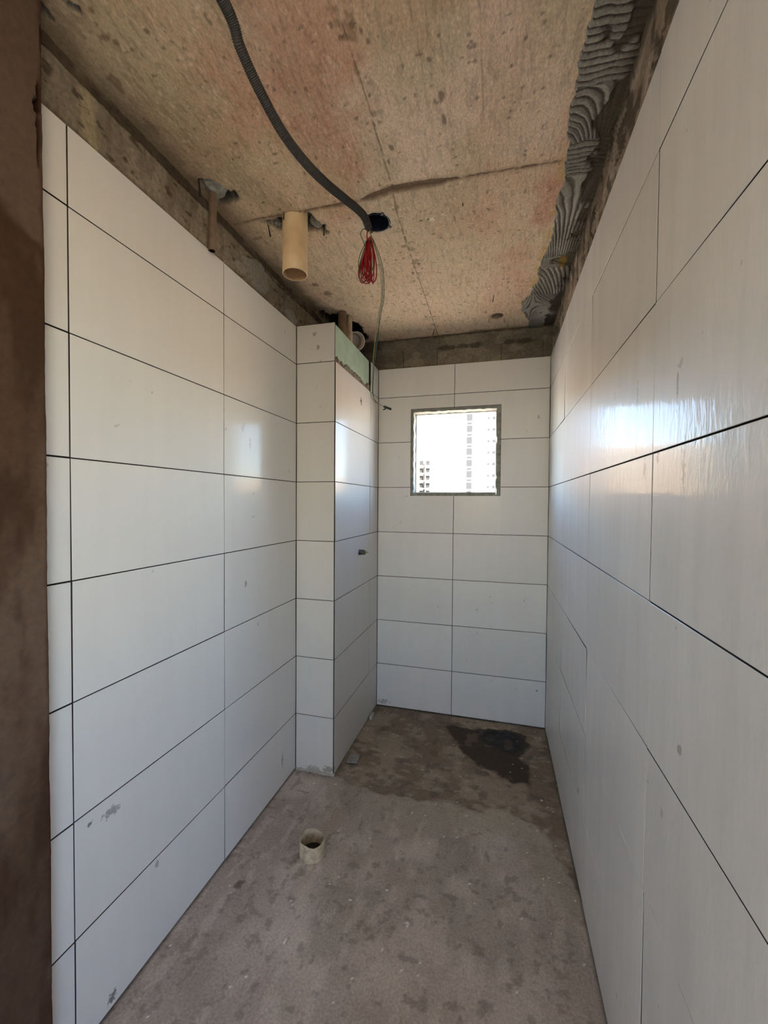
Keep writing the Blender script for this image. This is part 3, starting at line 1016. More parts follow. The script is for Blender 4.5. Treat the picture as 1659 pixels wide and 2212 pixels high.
def rim_bar(name, x0, x1, z0, z1, along_x, seed, inner_sign, mat='cement_rim', y0=YB + 0.006, y1=YB + 0.125):
    """bar of the rim; its inner edge is uneven"""
    r = random.Random(seed)
    n = 26
    bm = bmesh.new()
    prev = None
    for i in range(n + 1):
        t = i / n
        w = r.uniform(-0.0022, 0.0022) if 0 < i < n else 0
        if along_x:
            x = x0 + (x1 - x0) * t
            za, zb = (z0, z1 + w) if inner_sign > 0 else (z0 + w, z1)
            ring = [(x, y0 + abs(w), za), (x, y0 + abs(w), zb), (x, y1, zb - 0.003 * inner_sign if inner_sign > 0 else zb), (x, y1, za)]
        else:
            z = z0 + (z1 - z0) * t
            xa, xb = (x0, x1 + w) if inner_sign > 0 else (x0 + w, x1)
            ring = [(xa, y0 + abs(w), z), (xb, y0 + abs(w), z), (xb, y1, z), (xa, y1, z)]
        ring = [bm.verts.new(p) for p in ring]
        if prev:
            for k in range(4):
                bm.faces.new((prev[k], prev[(k + 1) % 4], ring[(k + 1) % 4], ring[k]))
        else:
            bm.faces.new(ring[::-1])
        prev = ring
    bm.faces.new(prev)
    bmesh.ops.recalc_face_normals(bm, faces=bm.faces)
    return place(obj(name, bm, mat), wn)


rim_bar('rim_side', WX0 - 0.001, WX0 + 0.017, WZ0, WZ1, False, 1, 1)
rim_bar('rim_side', WX1 - 0.026, WX1 + 0.001, WZ0, WZ1, False, 2, -1)
rim_bar('rim_top', WX0 + 0.017, WX1 - 0.026, WZ1 - 0.019, WZ1 + 0.001, True, 3, -1)
rim_bar('sill', WX0 + 0.017, WX1 - 0.026, WZ0 - 0.001, WZ0 + 0.020, True, 4, 1)
bm = bmesh.new()
fy0, fy1 = YB + 0.085, YB + 0.115
add_box(bm, WX0 + 0.0165, WX0 + 0.0225, fy0, fy1, WZ0 + 0.018, WZ1 - 0.018)
add_box(bm, WX1 - 0.0315, WX1 - 0.0255, fy0, fy1, WZ0 + 0.018, WZ1 - 0.018)
add_box(bm, WX0 + 0.0225, WX1 - 0.0315, fy0, fy1, WZ1 - 0.0245, WZ1 - 0.0185)
add_box(bm, WX0 + 0.0225, WX1 - 0.0315, fy0, fy1, WZ0 + 0.0195, WZ0 + 0.0255)
place(obj('frame', bm, 'aluminium'), wn)

# shaft: boxed-in corner with white tiles, open top, green board showing
ws_ = box('wall_shaft', XL - 0.002, XC - TH - 0.0135, YC + TH + 0.0005, YC + TH + 0.013, -0.05, ZTOP - 0.001, 'tile_edge_dark')
tag(ws_, 'boxed-in pipe shaft in the corner with white tiles and bare green board on top', kind='structure')
for k, (z0, z1) in enumerate(ROWS):
    zb = z0 + 0.001 if z0 == 0 else z0
    tile(ws_, rect(XL + 0.001, XC - 0.0035, zb, z1), cface3, 'tile_shaft')
    if k < 7:
        tile(ws_, rect(YC + 0.0035, YJ, zb, z1), cside3, 'tile_shaft')
    tile(ws_, rect(YJ, YB - 0.001, zb, z1), cside3, 'tile_shaft')
gb = box('green_board', XC - TH - 0.013, XC - TH - 0.0005, YC + TH + 0.002, YJ - 0.012, ZR[7] - 0.05, ZTOP - 0.003, 'board_green', ws_)
gb['label'] = 'bare moisture-resistant green plasterboard above the tiles'
box('shaft_backing', XC - TH - 0.013, XC - TH - 0.0005, YC + TH + 0.002, YB, -0.05, ZR[7] - 0.051, 'tile_edge_dark', ws_)
box('shaft_backing', XC - TH - 0.013, XC - TH - 0.0005, YJ - 0.004, YB, ZR[7] - 0.05, ZTOP - 0.002, 'tile_edge_dark', ws_)


def gm_h(x, y, z):
    top = 2.136 + (fbm(y, z, 16, 471, 4) - 0.5) * 0.06 + (fbm(y, z, 90, 472, 2) - 0.5) * 0.014
    m = sstep(top + 0.004, top - 0.004, z)
    return m * (0.0045 + 0.003 * fbm(y, z, 60, 473)) - 0.002 * (1 - m)


def gm_c(x, y, z):
    c = np.zeros(x.shape + (3,)) + (0.26, 0.235, 0.185)
    c = mix(c, (0.13, 0.11, 0.085), sstep(0.5, 0.7, fbm(y, z, 45, 475)))
    return c, np.full(x.shape, 0.93)


grid('mortar_smear', (XC - TH - 0.0005, YC + 0.012, ZR[7] + 0.0015), (0, YJ - YC - 0.026, 0), (0, 0, 0.10), (1, 0, 0), 240, 44, gm_h, gm_c, 'mortar', ws_)

# front wall: the jamb at the left edge of the picture, and the other side of the doorway


def jb_h(x, y, z):
    h = (fbm(y, z, 5, 481) - 0.5) * 0.010 + (fbm(y, z, 40, 483) - 0.5) * 0.0025
    for (cy, cz, ry, rz) in ((0.656, 2.165, .0045, .075), (0.659, 2.235, .006, .04), (0.650, 2.215, .004, .02), (0.664, 2.36, .004, .03)):
        q = np.hypot((y - cy) / ry, (z - cz) / rz) + (fbm(y, z, 60, 485) - .5) * 0.6
        h = h - sstep(1.1, 0.6, q) * 0.012
    return h - 0.012 * sstep(YJAMB - 0.006, YJAMB, y) + 0 * x


def jb_c(x, y, z):
    c = np.zeros(x.shape + (3,)) + (0.135, 0.098, 0.070)
    c = mix(c, (0.20, 0.165, 0.130), sstep(0.48, 0.66, fbm(y * 2, z, 3.5, 491, 4)))
    c = mix(c, (0.085, 0.052, 0.034), sstep(0.52, 0.68, fbm(y * 3, z, 5, 493, 4)) * 0.8)
    # grey knifed plaster over the upper part
    up = sstep(1.93, 1.99, z + (y - 0.6) * 0.9 + (fbm(y, z, 9, 495) - .5) * 0.10)
    c = c * (1 - 0.75 * up[..., None]) + np.array((0.215, 0.185, 0.150)) * 0.75 * up[..., None]
    c = mix(c, (0.075, 0.048, 0.032), sstep(0.02, 0.0, np.abs(z + (y - 0.6) * 0.9 - 1.95 + (fbm(y, z, 9, 495) - .5) * 0.10)) * 0.7)
    c = mix(c, (0.10, 0.040, 0.022), sstep(YJAMB - 0.014, YJAMB - 0.004, y + (fbm(y, z, 14, 497) - .5) * 0.012) * 0.6)
    for (cy, cz, ry, rz) in ((0.656, 2.165, .0045, .075), (0.659, 2.235, .006, .04), (0.650, 2.215, .004, .02)):
        q = np.hypot((y - cy) / ry, (z - cz) / rz) + (fbm(y, z, 60, 485) - .5) * 0.6
        c = mix(c, (0.03, 0.012, 0.008), sstep(1.1, 0.7, q) * 0.9)
    return c * np.array((0.56, 0.46, 0.42)), np.full(x.shape, 0.9)


wf = box('wall_front', XL - 0.9, XJAMB - 0.032, 0.42, YJAMB - 0.001, -0.1, ZC + 0.1, 'hall_white')
tag(wf, 'rough brown plastered edge of the doorway, nearest to the viewer', kind='structure')
grid('jamb_render', (XJAMB - 0.002, 0.42, -0.05), (0, YJAMB - 0.42, 0), (0, 0, ZC + 0.06), (1, 0, 0), 90, 640, jb_h, jb_c, 'jamb_plaster', wf)
jside = grid('jamb_render', (XL - 0.05, YJAMB, -0.05), (XJAMB - 0.012 - XL + 0.05, 0, 0), (0, 0, ZC + 0.06), (0, 1, 0), 20, 200,
             lambda x, y, z: (fbm(x, z, 30, 499) - .5) * 0.003, lambda x, y, z: (np.zeros(x.shape + (3,)) + (0.14, 0.09, 0.06), np.full(x.shape, .9)),
             'jamb_plaster', wf, flip=True)

wfr = box('wall_front_right', XR + TH + 0.002, 1.9, 0.14, 0.298, -0.1, ZC + 0.1, 'hall_white')
tag(wfr, kind='structure')
# unseen room behind the viewer, its openings added to let in daylight as fill
tag(box('wall_hall_left', -3.2, -3.05, -4.2, 0.6, -0.1, ZC + 0.1, 'hall_white'), kind='structure')
bm = bmesh.new()
BX0, BX1, BZ0, BZ1 = -0.9, 0.0, 0.9, 2.0  # unseen opening, added for weak frontal fill
for a in ((-3.05, BX0, -0.1, ZC + 0.05), (BX1, 2.05, -0.1, ZC + 0.05), (BX0, BX1, -0.1, BZ0), (BX0, BX1, BZ1, ZC + 0.05)):
    add_box(bm, a[0], a[1], -4.2, -4.05, a[2], a[3])
tag(obj('wall_hall_back', bm, 'hall_white'), kind='structure')
portal('portal_back', (0.5 * (BX0 + BX1), -4.13, 0.5 * (BZ0 + BZ1)), (math.radians(90), 0, 0), BX1 - BX0, BZ1 - BZ0)
tag(box('wall_hall_front', -3.05, XL - 0.9, 0.42, 0.6, -0.1, ZC + 0.1, 'hall_white'), kind='structure')
HY0, HY1, HZ0, HZ1, HX = -2.6, -1.3, 1.0, 2.20, 1.9
bm = bmesh.new()
for a in ((-4.2, HY0, -0.1, ZC + 0.05), (HY1, 0.298, -0.1, ZC + 0.05), (HY0, HY1, HZ1, ZC + 0.05), (HY0, HY1, -0.1, HZ0)):
    add_box(bm, HX, HX + 0.15, a[0], a[1], a[2], a[3])
tag(obj('wall_hall_right', bm, 'hall_white'), kind='structure')

portal('portal_window', (0.5 * (WX0 + WX1), YB + 0.14, 0.5 * (WZ0 + WZ1)), (math.radians(-90), 0, 0), WX1 - WX0, WZ1 - WZ0)
portal('portal_hall', (HX + 0.08, 0.5 * (HY0 + HY1), 0.5 * (HZ0 + HZ1)), (0, math.radians(90), 0), HZ1 - HZ0, HY1 - HY0)

# ============================================================ THINGS IN THE ROOM
# ------------------------------------------------------------ big drain pipe from the ceiling
DR = (-0.768, 1.470)
t = empty('drain_pipe', (DR[0], DR[1], ZC))
tag(t, 'wide cream plastic waste pipe hanging down from a broken hole in the ceiling', 'pipe')
bm = bmesh.new()
add_lathe(bm, [(0.048, 0.05), (0.048, -0.207), (0.0468, -0.2085), (0.0445, -0.2085)], 48)
o = obj('pipe_wall', bm, 'pvc_beige', t, smooth=True)
bm = bmesh.new()
rg = add_lathe(bm, [(0.0445, -0.2085), (0.0442, -0.206), (0.0442, 0.05)], 48)
bm.faces.new(rg[-1])
o = obj('bore', bm, 'pvc_inside', t, smooth=True)
o['label'] = 'orange-brown inside of the pipe mouth'

# ------------------------------------------------------------ thin brown pipe by the left wall
TP = (-0.978, 1.262)
t = empty('conduit_pipe', (TP[0], TP[1], ZC))
tag(t, 'thin brown pipe coming down from the ceiling close to the left wall', 'pipe')
bm = bmesh.new()
add_lathe(bm, [(0.0135, 0.06), (0.0135, -0.205), (0.0130, -0.2065), (0.0105, -0.2065)], 24, Matrix.Rotation(math.radians(1.0), 4, 'Y'))
obj('pipe_wall', bm, 'pipe_brown', t, smooth=True)
bm = bmesh.new()
rg = add_lathe(bm, [(0.0105, -0.2065), (0.0103, 0.05)], 24, Matrix.Rotation(math.radians(1.0), 4, 'Y'))
bm.faces.new(rg[-1])
obj('bore', bm, 'iron_dark', t, smooth=True)

# lump of old mortar that holds it


def lump(name, centre, size, seed, mat, parent, sub=3):
    bm = bmesh.new()
    bmesh.ops.create_icosphere(bm, subdivisions=sub, radius=1)
    r = random.Random(seed)
    off = Vector((r.uniform(0, 50), r.uniform(0, 50), r.uniform(0, 50)))
    from mathutils import noise
    for v in bm.verts:
        k = 1 + 0.35 * noise.noise(v.co * 1.6 + off) + 0.18 * noise.noise(v.co * 4.5 + off)
        v.co = Vector(centre) + Vector((v.co.x * size[0] * k, v.co.y * size[1] * k, v.co.z * size[2] * k))
    return obj(name, bm, mat, parent)


lump('mortar_lump', (-0.966, 1.255, ZC + 0.012), (0.045, 0.040, 0.022), 3, 'cement_rim', ceiling)
lump('mortar_lump', (-0.70, 1.525, ZC + 0.022), (0.030, 0.022, 0.022), 5, 'cement_rim', ceiling)
lump('mortar_lump', (-0.865, 1.500, ZC + 0.024), (0.022, 0.020, 0.016), 6, 'cement_rim', ceiling)

# ------------------------------------------------------------ junction box in the ceiling
t = empty('junction_box', (BOXC[0], BOXC[1], ZC))
tag(t, 'dark blue round junction box sunk into the ceiling', 'junction box')
bm = bmesh.new()
rg = add_lathe(bm, [(0.0510, -0.001), (0.0488, -0.002), (0.0475, 0.004), (0.046, 0.060)], 16)
bm.faces.new(rg[-1])
obj('cup', bm, 'box_blue', t)
bm = bmesh.new()
for k in range(9):
    a0 = math.radians(-75 + 10 * k)
    a1 = math.radians(-65 + 10 * k)
    pts = [(0.0445, a0), (0.0445, a1), (0.0475, a1), (0.0475, a0)]
    lo = [bm.verts.new((r_ * math.cos(a), r_ * math.sin(a), 0.008)) for r_, a in pts]
    hi = [bm.verts.new((r_ * math.cos(a) * 0.99, r_ * math.sin(a) * 0.99, 0.018)) for r_, a in pts]
    bm.faces.new(lo); bm.faces.new(hi[::-1])
    for q in range(4): bm.faces.new((lo[q], lo[(q + 1) % 4], hi[(q + 1) % 4], hi[q]))
obj('inner_lip', bm, 'box_blue_rim', t)
for k in range(4):
    a = math.radians(38 + 90 * k)
    bm = bmesh.new()
    c, s = math.cos(a), math.sin(a)
    add_box(bm, 0.047, 0.062, -0.005, 0.005, -0.003, 0.003)
    bmesh.ops.transform(bm, matrix=Matrix.Rotation(a, 4, 'Z'), verts=bm.verts)
    obj('lug', bm, 'tape_black', t)

# ------------------------------------------------------------ corrugated hose
HP = [(-0.605, 0.30, ZC - 0.015), (-0.592, 0.55, CAM_H + 1.076), (-0.577, 0.779, CAM_H + 1.066), (-0.579, 0.844, CAM_H + 1.035), (-0.574, 0.913, CAM_H + 1.006),
      (-0.560, 1.000, CAM_H + .976), (-0.536, 1.088, CAM_H + .960), (-0.511, 1.178, CAM_H + .963), (-0.490, 1.278, CAM_H + .984), (-0.469, 1.343, CAM_H + .991),
      (-0.459, 1.390, CAM_H + .993), (-0.452, 1.418, CAM_H + .970)]
path = catmull(HP, 60)
t = empty('corrugated_hose', HP[5])
tag(t, 'dark grey corrugated conduit sagging under the ceiling from the doorway', 'hose')
bm = bmesh.new()
acc = 0.0
rad = []
for i, p in enumerate(path):
    if i: acc += (p - path[i - 1]).length
    rad.append(0.0118 + 0.0011 * math.cos(2 * math.pi * acc / 0.0042))
# resample finely so that each rib is modelled
tot = acc
samp, rads = [], []
acc, j = 0.0, 0
cum = [0.0]
for i in range(1, len(path)): cum.append(cum[-1] + (path[i] - path[i - 1]).length)
s = 0.0
while s < tot:
    while j < len(cum) - 2 and cum[j + 1] < s: j += 1
    f = (s - cum[j]) / max(cum[j + 1] - cum[j], 1e-9)
    samp.append(path[j].lerp(path[j + 1], f))
    rads.append(0.0122 + 0.0011 * math.cos(2 * math.pi * s / 0.0042))
    s += 0.00105
add_tube(bm, samp, 0.012, seg=14, rf=lambda q: rads[min(int(round(q * (len(rads) - 1))), len(rads) - 1)])
place(obj('hose_wall', bm, 'hose_grey', None, smooth=True), t)
bm = bmesh.new()
e1, e0 = samp[-1], samp[-6]
add_tube(bm, [e1 - (e0 - e1).normalized() * -0.002, e1 + (e1 - e0).normalized() * 0.006], 0.0095, seg=16)
place(obj('cut_end', bm, 'tape_black'), t)

# ------------------------------------------------------------ coil of wires below it
cz = CAM_H
t = empty('wire_coil', (-0.452, 1.41, cz + 0.95))
tag(t, 'bundle of red and green electric wires looped below the junction box', 'wires')
top = Vector((-0.450, 1.412, cz + 0.935))
rcl = random.Random(5)


def wire(name, pts, r, mat, parent, per=10, seg=6, closed=False):
    bm = bmesh.new()
    add_tube(bm, catmull(pts, per, closed), r, seg=seg, closed=closed)
    return place(obj(name, bm, mat, None, smooth=True), parent)


R3 = Vector((0.964, 0.265, 0))       # across the view
D3 = Vector((-0.265, 0.964, 0))      # away from the viewer


def loop_pts(w, h, lean, dz, dd, shift):
    c = top + R3 * shift + Vector((0, 0, -dz))
    out = []
    for k in range(12):
        a = 2 * math.pi * k / 12
        v = (1 - math.cos(a)) * 0.5
        wid = w * math.sin(a) * (0.35 + 0.65 * v ** 0.8)
        out.append(c + R3 * (wid + lean * v) + D3 * (dd * math.sin(a + 0.6)) + Vector((0, 0, -h * v)))
    return out


for k in range(14):
    w = rcl.uniform(0.003, 0.029)
    h = rcl.uniform(0.125, 0.150)
    wire('red_wire', loop_pts(w, h, rcl.uniform(-0.026, 0.014), rcl.uniform(-0.003, 0.014), rcl.uniform(-0.014, 0.014), rcl.uniform(-0.006, 0.010)),
         0.0020, 'wire_red', t, closed=True)
for k in range(3):
    wire('green_wire', loop_pts((0.034, 0.024, 0.012)[k], (0.130, 0.150, 0.12)[k], (-0.014, -0.020, 0.004)[k], 0.004, 0.012 - 0.01 * k, 0.0),
         0.0014, ('wire_green', 'wire_green', 'wire_pale')[k], t, closed=True)
wire('red_wire', [(-0.452, 1.418, cz + 0.972), (-0.458, 1.414, cz + 0.955), (-0.456, 1.412, cz + 0.93), (-0.452, 1.411, cz + 0.90)], 0.0020, 'wire_red', t)
wire('green_wire', [(-0.450, 1.418, cz + 0.974), (-0.446, 1.412, cz + 0.955), (-0.440, 1.412, cz + 0.93), (-0.436, 1.413, cz + 0.90)], 0.0016, 'wire_green', t)
wire('yellow_wire', [(-0.450, 1.416, cz + 0.972), (-0.444, 1.410, cz + 0.950), (-0.438, 1.411, cz + 0.925)], 0.0013, 'wire_yellow', t)
wire('green_wire', [(-0.453, 1.418, cz + 0.968), (-0.470, 1.410, cz + 0.968), (-0.479, 1.405, cz + 0.950), (-0.470, 1.404, cz + 0.925), (-0.462, 1.407, cz + 0.905)],
     0.0014, 'wire_green', t)
wire('tie', [(-0.4585, 1.405, cz + 0.918), (-0.450, 1.400, cz + 0.916), (-0.442, 1.405, cz + 0.918), (-0.441, 1.418, cz + 0.918),
             (-0.452, 1.422, cz + 0.918), (-0.460, 1.415, cz + 0.918)], 0.0022, 'tape_black', t, closed=True)

# long tail of three wires down to the taped end
t = empty('dangling_wires', (-0.41, 1.43, cz + 0.75))
tag(t, 'long thin wires dangling from the coil to a taped end near the window', 'wires')
BASE = [(-0.446, 1.413, cz + .950), (-0.430, 1.414, cz + .910), (-0.418, 1.420, cz + .870), (-0.409, 1.432, cz + .817), (-0.408, 1.440, cz + .739), (-0.418, 1.446, cz + .675), (-0.429, 1.452, cz + .615), (-0.436, 1.449, cz + .55),
        (-0.442, 1.446, cz + .480), (-0.446, 1.443, cz + .405), (-0.437, 1.444, cz + .370), (-0.409, 1.431, cz + .350), (-0.392, 1.427, cz + .341)]
for nm, mt, offs in (('green_wire', 'wire_green', [0, 0.003, 0.006, 0.007, 0.006, 0.003, 0.002, 0.001, 0.002, 0.004, 0.003, 0.001, 0]),
                     ('teal_wire', 'wire_teal', [0, 0, 0.0, 0.002, 0.001, -0.001, 0.004, 0.003, 0.001, 0.002, 0.004, 0.001, 0]),
                     ('pale_wire', 'wire_pale', [0, -0.002, -0.004, -0.004, -0.003, -0.006, -0.005, -0.004, -0.003, -0.004, -0.001, 0, 0])):
    wire(nm, [tuple(Vector(p) + R3 * f) for p, f in zip(BASE, offs)], 0.0012, mt, t, per=8)
o = wire('taped_end', [(-0.395, 1.428, cz + .343), (-0.384, 1.425, cz + .338), (-0.368, 1.421, cz + .331)], 0.0042, 'tape_black', t, seg=10)
wire('taped_end', [(-0.386, 1.424, cz + .338), (-0.391, 1.422, cz + .332), (-0.397, 1.421, cz + .331)], 0.0022, 'tape_black', t)

# ------------------------------------------------------------ pipes in the top of the shaft
t = empty('branch_pipe', (-0.86, 2.46, cz + 1.0))
tag(t, 'white plastic pipe elbow with an open mouth peeping over the green board', 'pipe')
ax = Vector((0.62, -0.72, -0.30)).normalized()
org = Vector((-0.866, 2.462, cz + 1.008))
bm = bmesh.new()
add_lathe(bm, [(0.050, -0.09), (0.050, -0.030), (0.0555, -0.028), (0.0555, 0.012), (0.0545, 0.0135), (0.0515, 0.0135)], 40, frame_to(org, ax))
place(obj('socket', bm, 'pvc_white', None, smooth=True), t)
bm = bmesh.new()
rg = add_lathe(bm, [(0.0515, 0.0135), (0.0512, -0.020), (0.0475, -0.021), (0.0472, -0.085)], 40, frame_to(org, ax))
bm.faces.new(rg[-1])
place(obj('bore', bm, 'pvc_white', None, smooth=False), t)
bm = bmesh.new()
add_tube(bm, catmull([tuple(org - ax * 0.05), tuple(org - ax * 0.085 + Vector((0, 0, 0.006))), tuple(org - ax * 0.10 + Vector((-0.005, 0.01, -0.05))),
                      tuple(org - ax * 0.10 + Vector((-0.005, 0.01, -0.4)))], 8), 0.042, seg=24)
place(obj('bend', bm, 'pvc_white', None, smooth=True), t)

for k, (px, py, r, mt, lab) in enumerate((
        (-0.872, 2.243, 0.024, 'pipe_brown', 'dark riser pipe in the shaft, left one of the two behind the green board'),
        (-0.850, 2.300, 0.016, 'pvc_stub', 'slim dusty riser pipe in the shaft, between the dark riser and the open elbow'))):
    t = empty('riser_pipe', (px, py, cz + 0.5))
    tag(t, lab, 'pipe', 'riser pipes in the shaft')
    bm = bmesh.new()
    add_lathe(bm, [(r, -0.5), (r, 0.42), (r * 1.2, 0.425), (r * 1.2, 0.50), (r, 0.505), (r, 0.66)], 20)
    obj('pipe_wall', bm, mt, t, smooth=True)

# ------------------------------------------------------------ stop fitting on the shaft wall
FY, FZ = 2.330, cz - 0.295
t = empty('water_outlet', (XC, FY, FZ))
tag(t, 'capped water outlet fitting sticking out of the tiled shaft', 'fitting')
MX = frame_to((0, 0, 0), (1, 0, 0))
bm = bmesh.new()
add_lathe(bm, [(0.0165, -0.004), (0.0175, 0.002), (0.0165, 0.004), (0.0155, 0.005), (0.0155, 0.016), (0.0165, 0.017), (0.0165, 0.020)], 28, MX, cap=True)
obj('collar', bm, 'fitting_grey', t, smooth=False)
bm = bmesh.new()
add_lathe(bm, [(0.0150, 0.0195), (0.0150, 0.032), (0.0115, 0.038), (0.0060, 0.041)], 6, MX, cap=True)
obj('cap', bm, 'fitting_grey', t)
bm = bmesh.new()
add_lathe(bm, [(0.0055, 0.040), (0.0050, 0.048), (0.0035, 0.054)], 12, MX, cap=True)
o = obj('tip', bm, 'fitting_tip', t)
o['label'] = 'yellow-green tip'

# ------------------------------------------------------------ stub of pipe in the floor
SP = (-0.690, 1.475)
t = empty('floor_stub', (SP[0], SP[1], 0))
tag(t, 'short stub of beige waste pipe standing up out of the concrete floor', 'pipe')
bm = bmesh.new()
seg = 48
rs = random.Random(9)
wob = [0.004 * math.sin(3 * 2 * math.pi * k / seg + 1) + rs.uniform(-0.0012, 0.0012) for k in range(seg)]
rings = []
for (r, z, w) in ((0.0495, -0.02, 0), (0.0495, 0.02, 0), (0.0490, 0.066, 1), (0.0482, 0.0675, 1), (0.0465, 0.0675, 1), (0.0460, 0.066, 1)):
    rings.append([bm.verts.new((r * math.cos(2 * math.pi * k / seg), r * math.sin(2 * math.pi * k / seg), z + w * wob[k])) for k in range(seg)])
for A, B in zip(rings[:-1], rings[1:]):
    for k in range(seg): bm.faces.new((A[k], A[(k + 1) % seg], B[(k + 1) % seg], B[k]))
obj('pipe_wall', bm, 'pvc_stub', t, smooth=True)
bm = bmesh.new()
rings = []
for (r, z, w) in ((0.0460, 0.066, 1), (0.0455, -0.03, 0)):
    rings.append([bm.verts.new((r * math.cos(2 * math.pi * k / seg), r * math.sin(2 * math.pi * k / seg), z + w * wob[k])) for k in range(seg)])
for k in range(seg): bm.faces.new((rings[0][k], rings[0][(k + 1) % seg], rings[1][(k + 1) % seg], rings[1][k]))
bore = obj('bore', bm, 'pvc_stub', t, smooth=True)
bm = bmesh.new()
rg = add_lathe(bm, [(0.0458, 0.012), (0.02, 0.008)], 32)
bm.faces.new(rg[-1])
o = obj('plug', bm, 'iron_dark', t)

# ------------------------------------------------------------ fragments on the floor


def chip(name, c, sx, sy, sz, rot, mat, label, cat, seed):
    r = random.Random(seed)
    bm = bmesh.new()
    pts = [(-sx, -sy), (sx * 0.9, -sy), (sx, sy * 0.8), (-sx * 0.85, sy)]
    lo = [bm.verts.new((px * 1.02, py * 1.02, 0)) for px, py in pts]
    hi = [bm.verts.new((px * 0.97, py * 0.97, sz * (1 + r.uniform(-.15, .15)))) for px, py in pts]
    bm.faces.new(lo[::-1]); bm.faces.new(hi)
    for q in range(4): bm.faces.new((lo[q], lo[(q + 1) % 4], hi[(q + 1) % 4], hi[q]))
    bmesh.ops.bevel(bm, geom=bm.edges[:], offset=sz * 0.15, segments=1)
    o = obj(name, bm, mat)
    o.location = c
    o.rotation_euler = (0, 0, rot)
    return tag(o, label, cat)


chip('tile_fragment', (-0.738, 2.095, 0.002), 0.030, 0.036, 0.007, 0.15, 'fragment_a',
     'flat grey square scrap lying on the floor beside the shaft tiles', 'debris', 1)
chip('plaster_chip', (-0.772, 2.545, 0.0), 0.008, 0.034, 0.022, 0.05, 'fragment_b',
     'small pale wedge at the far foot of the shaft tiles', 'debris', 2)
bm = bmesh.new()
rf_ = random.Random(4)
for k in range(26):
    x0 = XL + 0.004 + (XC - XL) * k / 26
    add_box(bm, x0, x0 + 0.0085, YC - rf_.uniform(0.006, 0.014), YC + 0.003, -0.002, rf_.uniform(0.004, 0.011))
obj('grout_edge', bm, 'fragment_b', ws_)

# ------------------------------------------------------------ nails and tie wires in the ceiling
NAILS = [((-0.033, 2.262, ZC), (-0.006, 0.006, -0.030), 0.0018, 'bent dark nail hanging from the slab before the small round hole', 'nail'),
         ((-0.395, 2.600, ZC), (-0.010, 0.004, -0.036), 0.0018, 'dark nail hanging from the slab beside the long seam at the back', 'nail'),
         ((-0.064, 2.540, ZC), (0.000, 0.0, -0.020), 0.0013, 'short thin nail left of the small round ceiling hole', 'nail'),
         ((0.022, 2.555, ZC), (0.000, 0.0, -0.020), 0.0013, 'short thin nail right of the small round ceiling hole', 'nail'),
         ((-0.136, 1.545, ZC), (0.0, 0.0, -0.010), 0.0014, 'tiny nail in the slab between the crack and the small hole', 'nail'),
         ((-0.889, 1.47, ZC), (0.008, 0.01, -0.040), 0.0022, 'dark tie wire hanging left of the wide waste pipe', 'tie wire'),
         ((-0.683, 1.545, ZC), (0.002, 0.0, -0.028), 0.0018, 'dark tie wire hanging right of the wide waste pipe', 'tie wire'),
         ((-0.992, 1.205, ZC), (0.0, 0.01, -0.050), 0.0026, 'dark tie wire hanging just before the thin brown pipe', 'tie wire'),
         ((-0.790, 1.420, ZC), (0.0, 0.0, -0.028), 0.0016, 'dark tie wire hanging in front of the wide waste pipe', 'tie wire')]
for p, d, r, lab, cat in NAILS:
    bm = bmesh.new()
    P0 = Vector(p) + Vector((0, 0, 0.01))
    P1 = Vector(p) + Vector(d)
    mid = (P0 + P1) / 2 + Vector((0.001, 0, 0))
    add_tube(bm, [P0 - Vector(p), mid - Vector(p), P1 - Vector(p)], r, seg=6, rf=lambda q, r=r: r * (1.5 if q > 0.9 else 1.0))
    o = obj('ceiling_nail' if cat == 'nail' else 'tie_wire', bm, 'iron_dark')
    o.location = p
    tag(o, lab, cat)

# ============================================================ OUTSIDE
g = box('ground', -400, 400, -60, 500, -22.2, -22, 'ground_earth')
tag(g, kind='structure')

# thin cable hanging outside the window
pc = [(295, 290), (280, 600), (270, 900), (285, 1130), (260, 1390)]
t = empty('outside_cable', (-0.60, 3.05, cz))
tag(t, 'thin cable hanging outside, along the left edge of the window', 'cable')
wire('cable', [(-0.584, 2.862, cz + 1.0), (-0.584, 3.0, cz + 0.96), (-0.585, 3.05, cz + 0.85), (-0.5865, 3.05, cz + 0.66), (-0.590, 3.05, cz + 0.52), (-0.5935, 3.05, cz + 0.37), (-0.588, 3.05, cz + 0.24),
               (-0.600, 3.05, cz + 0.10), (-0.602, 3.05, cz - 0.1)], 0.0022, 'facade_dark', t)


def recess(parent, x0, x1, y, z0, z1, mat='facade_dark', name='window', d=0.05):
    return box(name, x0, x1, y - d, y + 0.3, z0, z1, mat, parent)


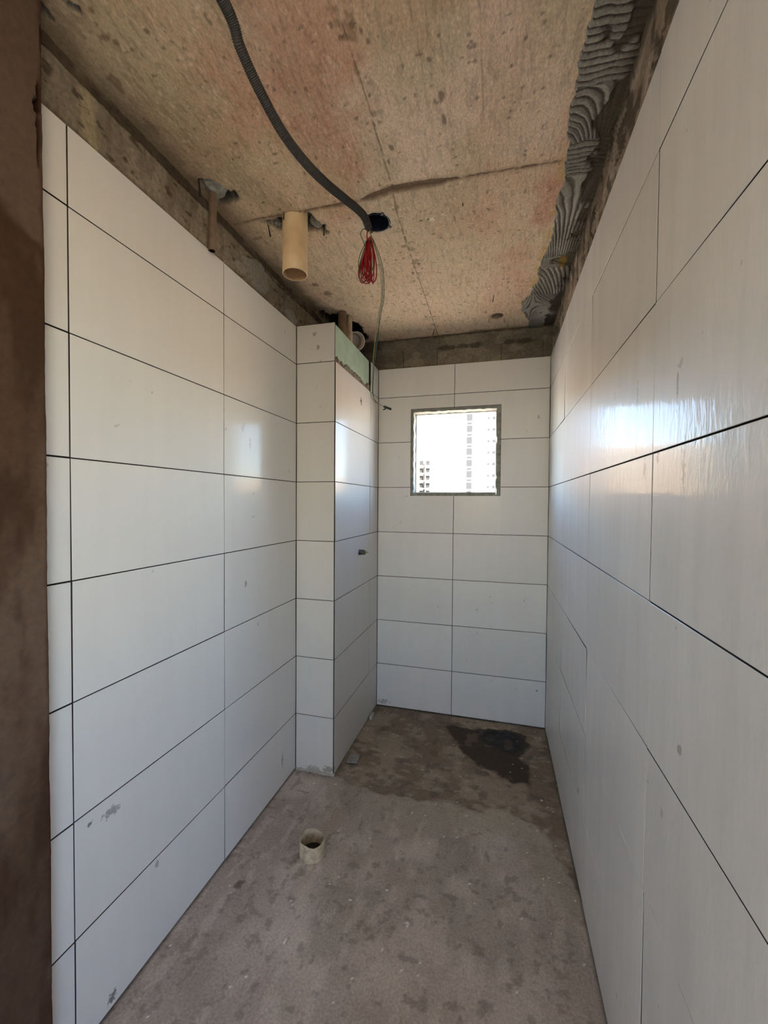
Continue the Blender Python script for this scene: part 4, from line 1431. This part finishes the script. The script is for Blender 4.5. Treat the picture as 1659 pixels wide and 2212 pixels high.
# tall pale tower
TY = 110.0
tw = empty('tower_block', (8, TY, -22))
tag(tw, 'tall pale apartment tower with a grey stair strip, seen through the window', 'building')
place(box('wall', -8.6, 24.0, TY, TY + 14, -22, 58, 'facade_white'), tw)
FH = 2.95
for k in range(-7, 19):
    z = 2.2 + k * FH
    for (x0, x1, za, zb) in ((-8.05, -6.6, 0.0, 1.75), (-7.95, -6.7, 2.0, 2.55)):
        place(recess(None, x0, x1, TY, z + za, z + zb), tw)
    for x0 in (-2.60, -1.25):
        bm = bmesh.new()
        add_lathe(bm, [(0.45 if x0 > -2 else 0.32, -0.06), (0.45 if x0 > -2 else 0.32, 0.2)], 10, frame_to((x0 + 0.1, TY, z + 0.5), (0, 1, 0)), cap=True)
        place(obj('vent', bm, 'facade_dark'), tw)
    for x0 in (1.5, 6.0, 10.5, 15.0, 19.5):
        place(recess(None, x0, x0 + 2.2, TY, z + 0.4, z + 1.9), tw)
place(box('parapet', -9.0, 24.4, TY - 0.4, TY + 14.4, 58, 59, 'facade_white'), tw)

# lower sand-coloured block at the left


def block(name, label, x0, x1, y0, depth, z1, mat, bay=3.2, fh=3.0, slab='facade_slab'):
    b = empty(name, ((x0 + x1) / 2, y0, -22))
    tag(b, label, 'building')
    place(box('wall', x0, x1, y0, y0 + depth, -22, z1, mat), b)
    k = 0
    z = z1 - fh
    while z > -20:
        place(box('balcony', x0 - 0.3, x1 + 0.3, y0 - 1.1, y0, z - 0.25, z + 0.1, slab), b)
        x = x0 + 0.7
        while x + 1.6 < x1:
            if z > -9: place(recess(None, x, x + 1.5, y0, z + 0.45, z + 2.2), b)
            x += bay
        z -= fh
    return b


b1 = block('apartment_block', 'unfinished block with dark window bays, low at the left of the window', -31.3, -25.4, 165, 12, 19.2, 'facade_white', bay=2.6)
place(box('column', -28.9, -28.5, 164.0, 165.2, -22, 17.2, 'facade_dark'), b1)
place(box('roof_hut', -28.6, -27.3, 166, 170, 19.2, 20.6, 'facade_slab'), b1)
block('sand_block', 'long sand-coloured block, mirrored in the right wall tiles', -72, -33, 150, 14, 20.5, 'facade_sand')
block('sand_block', 'farther sand-coloured block at the far left outside', -125, -78, 160, 14, 23, 'facade_sand', bay=5)
block('low_block', 'low cream block far right outside, mirrored in the left wall', 44, 100, 120, 14, 9.0, 'facade_sand', bay=4)
print('objects', len(bpy.data.objects))
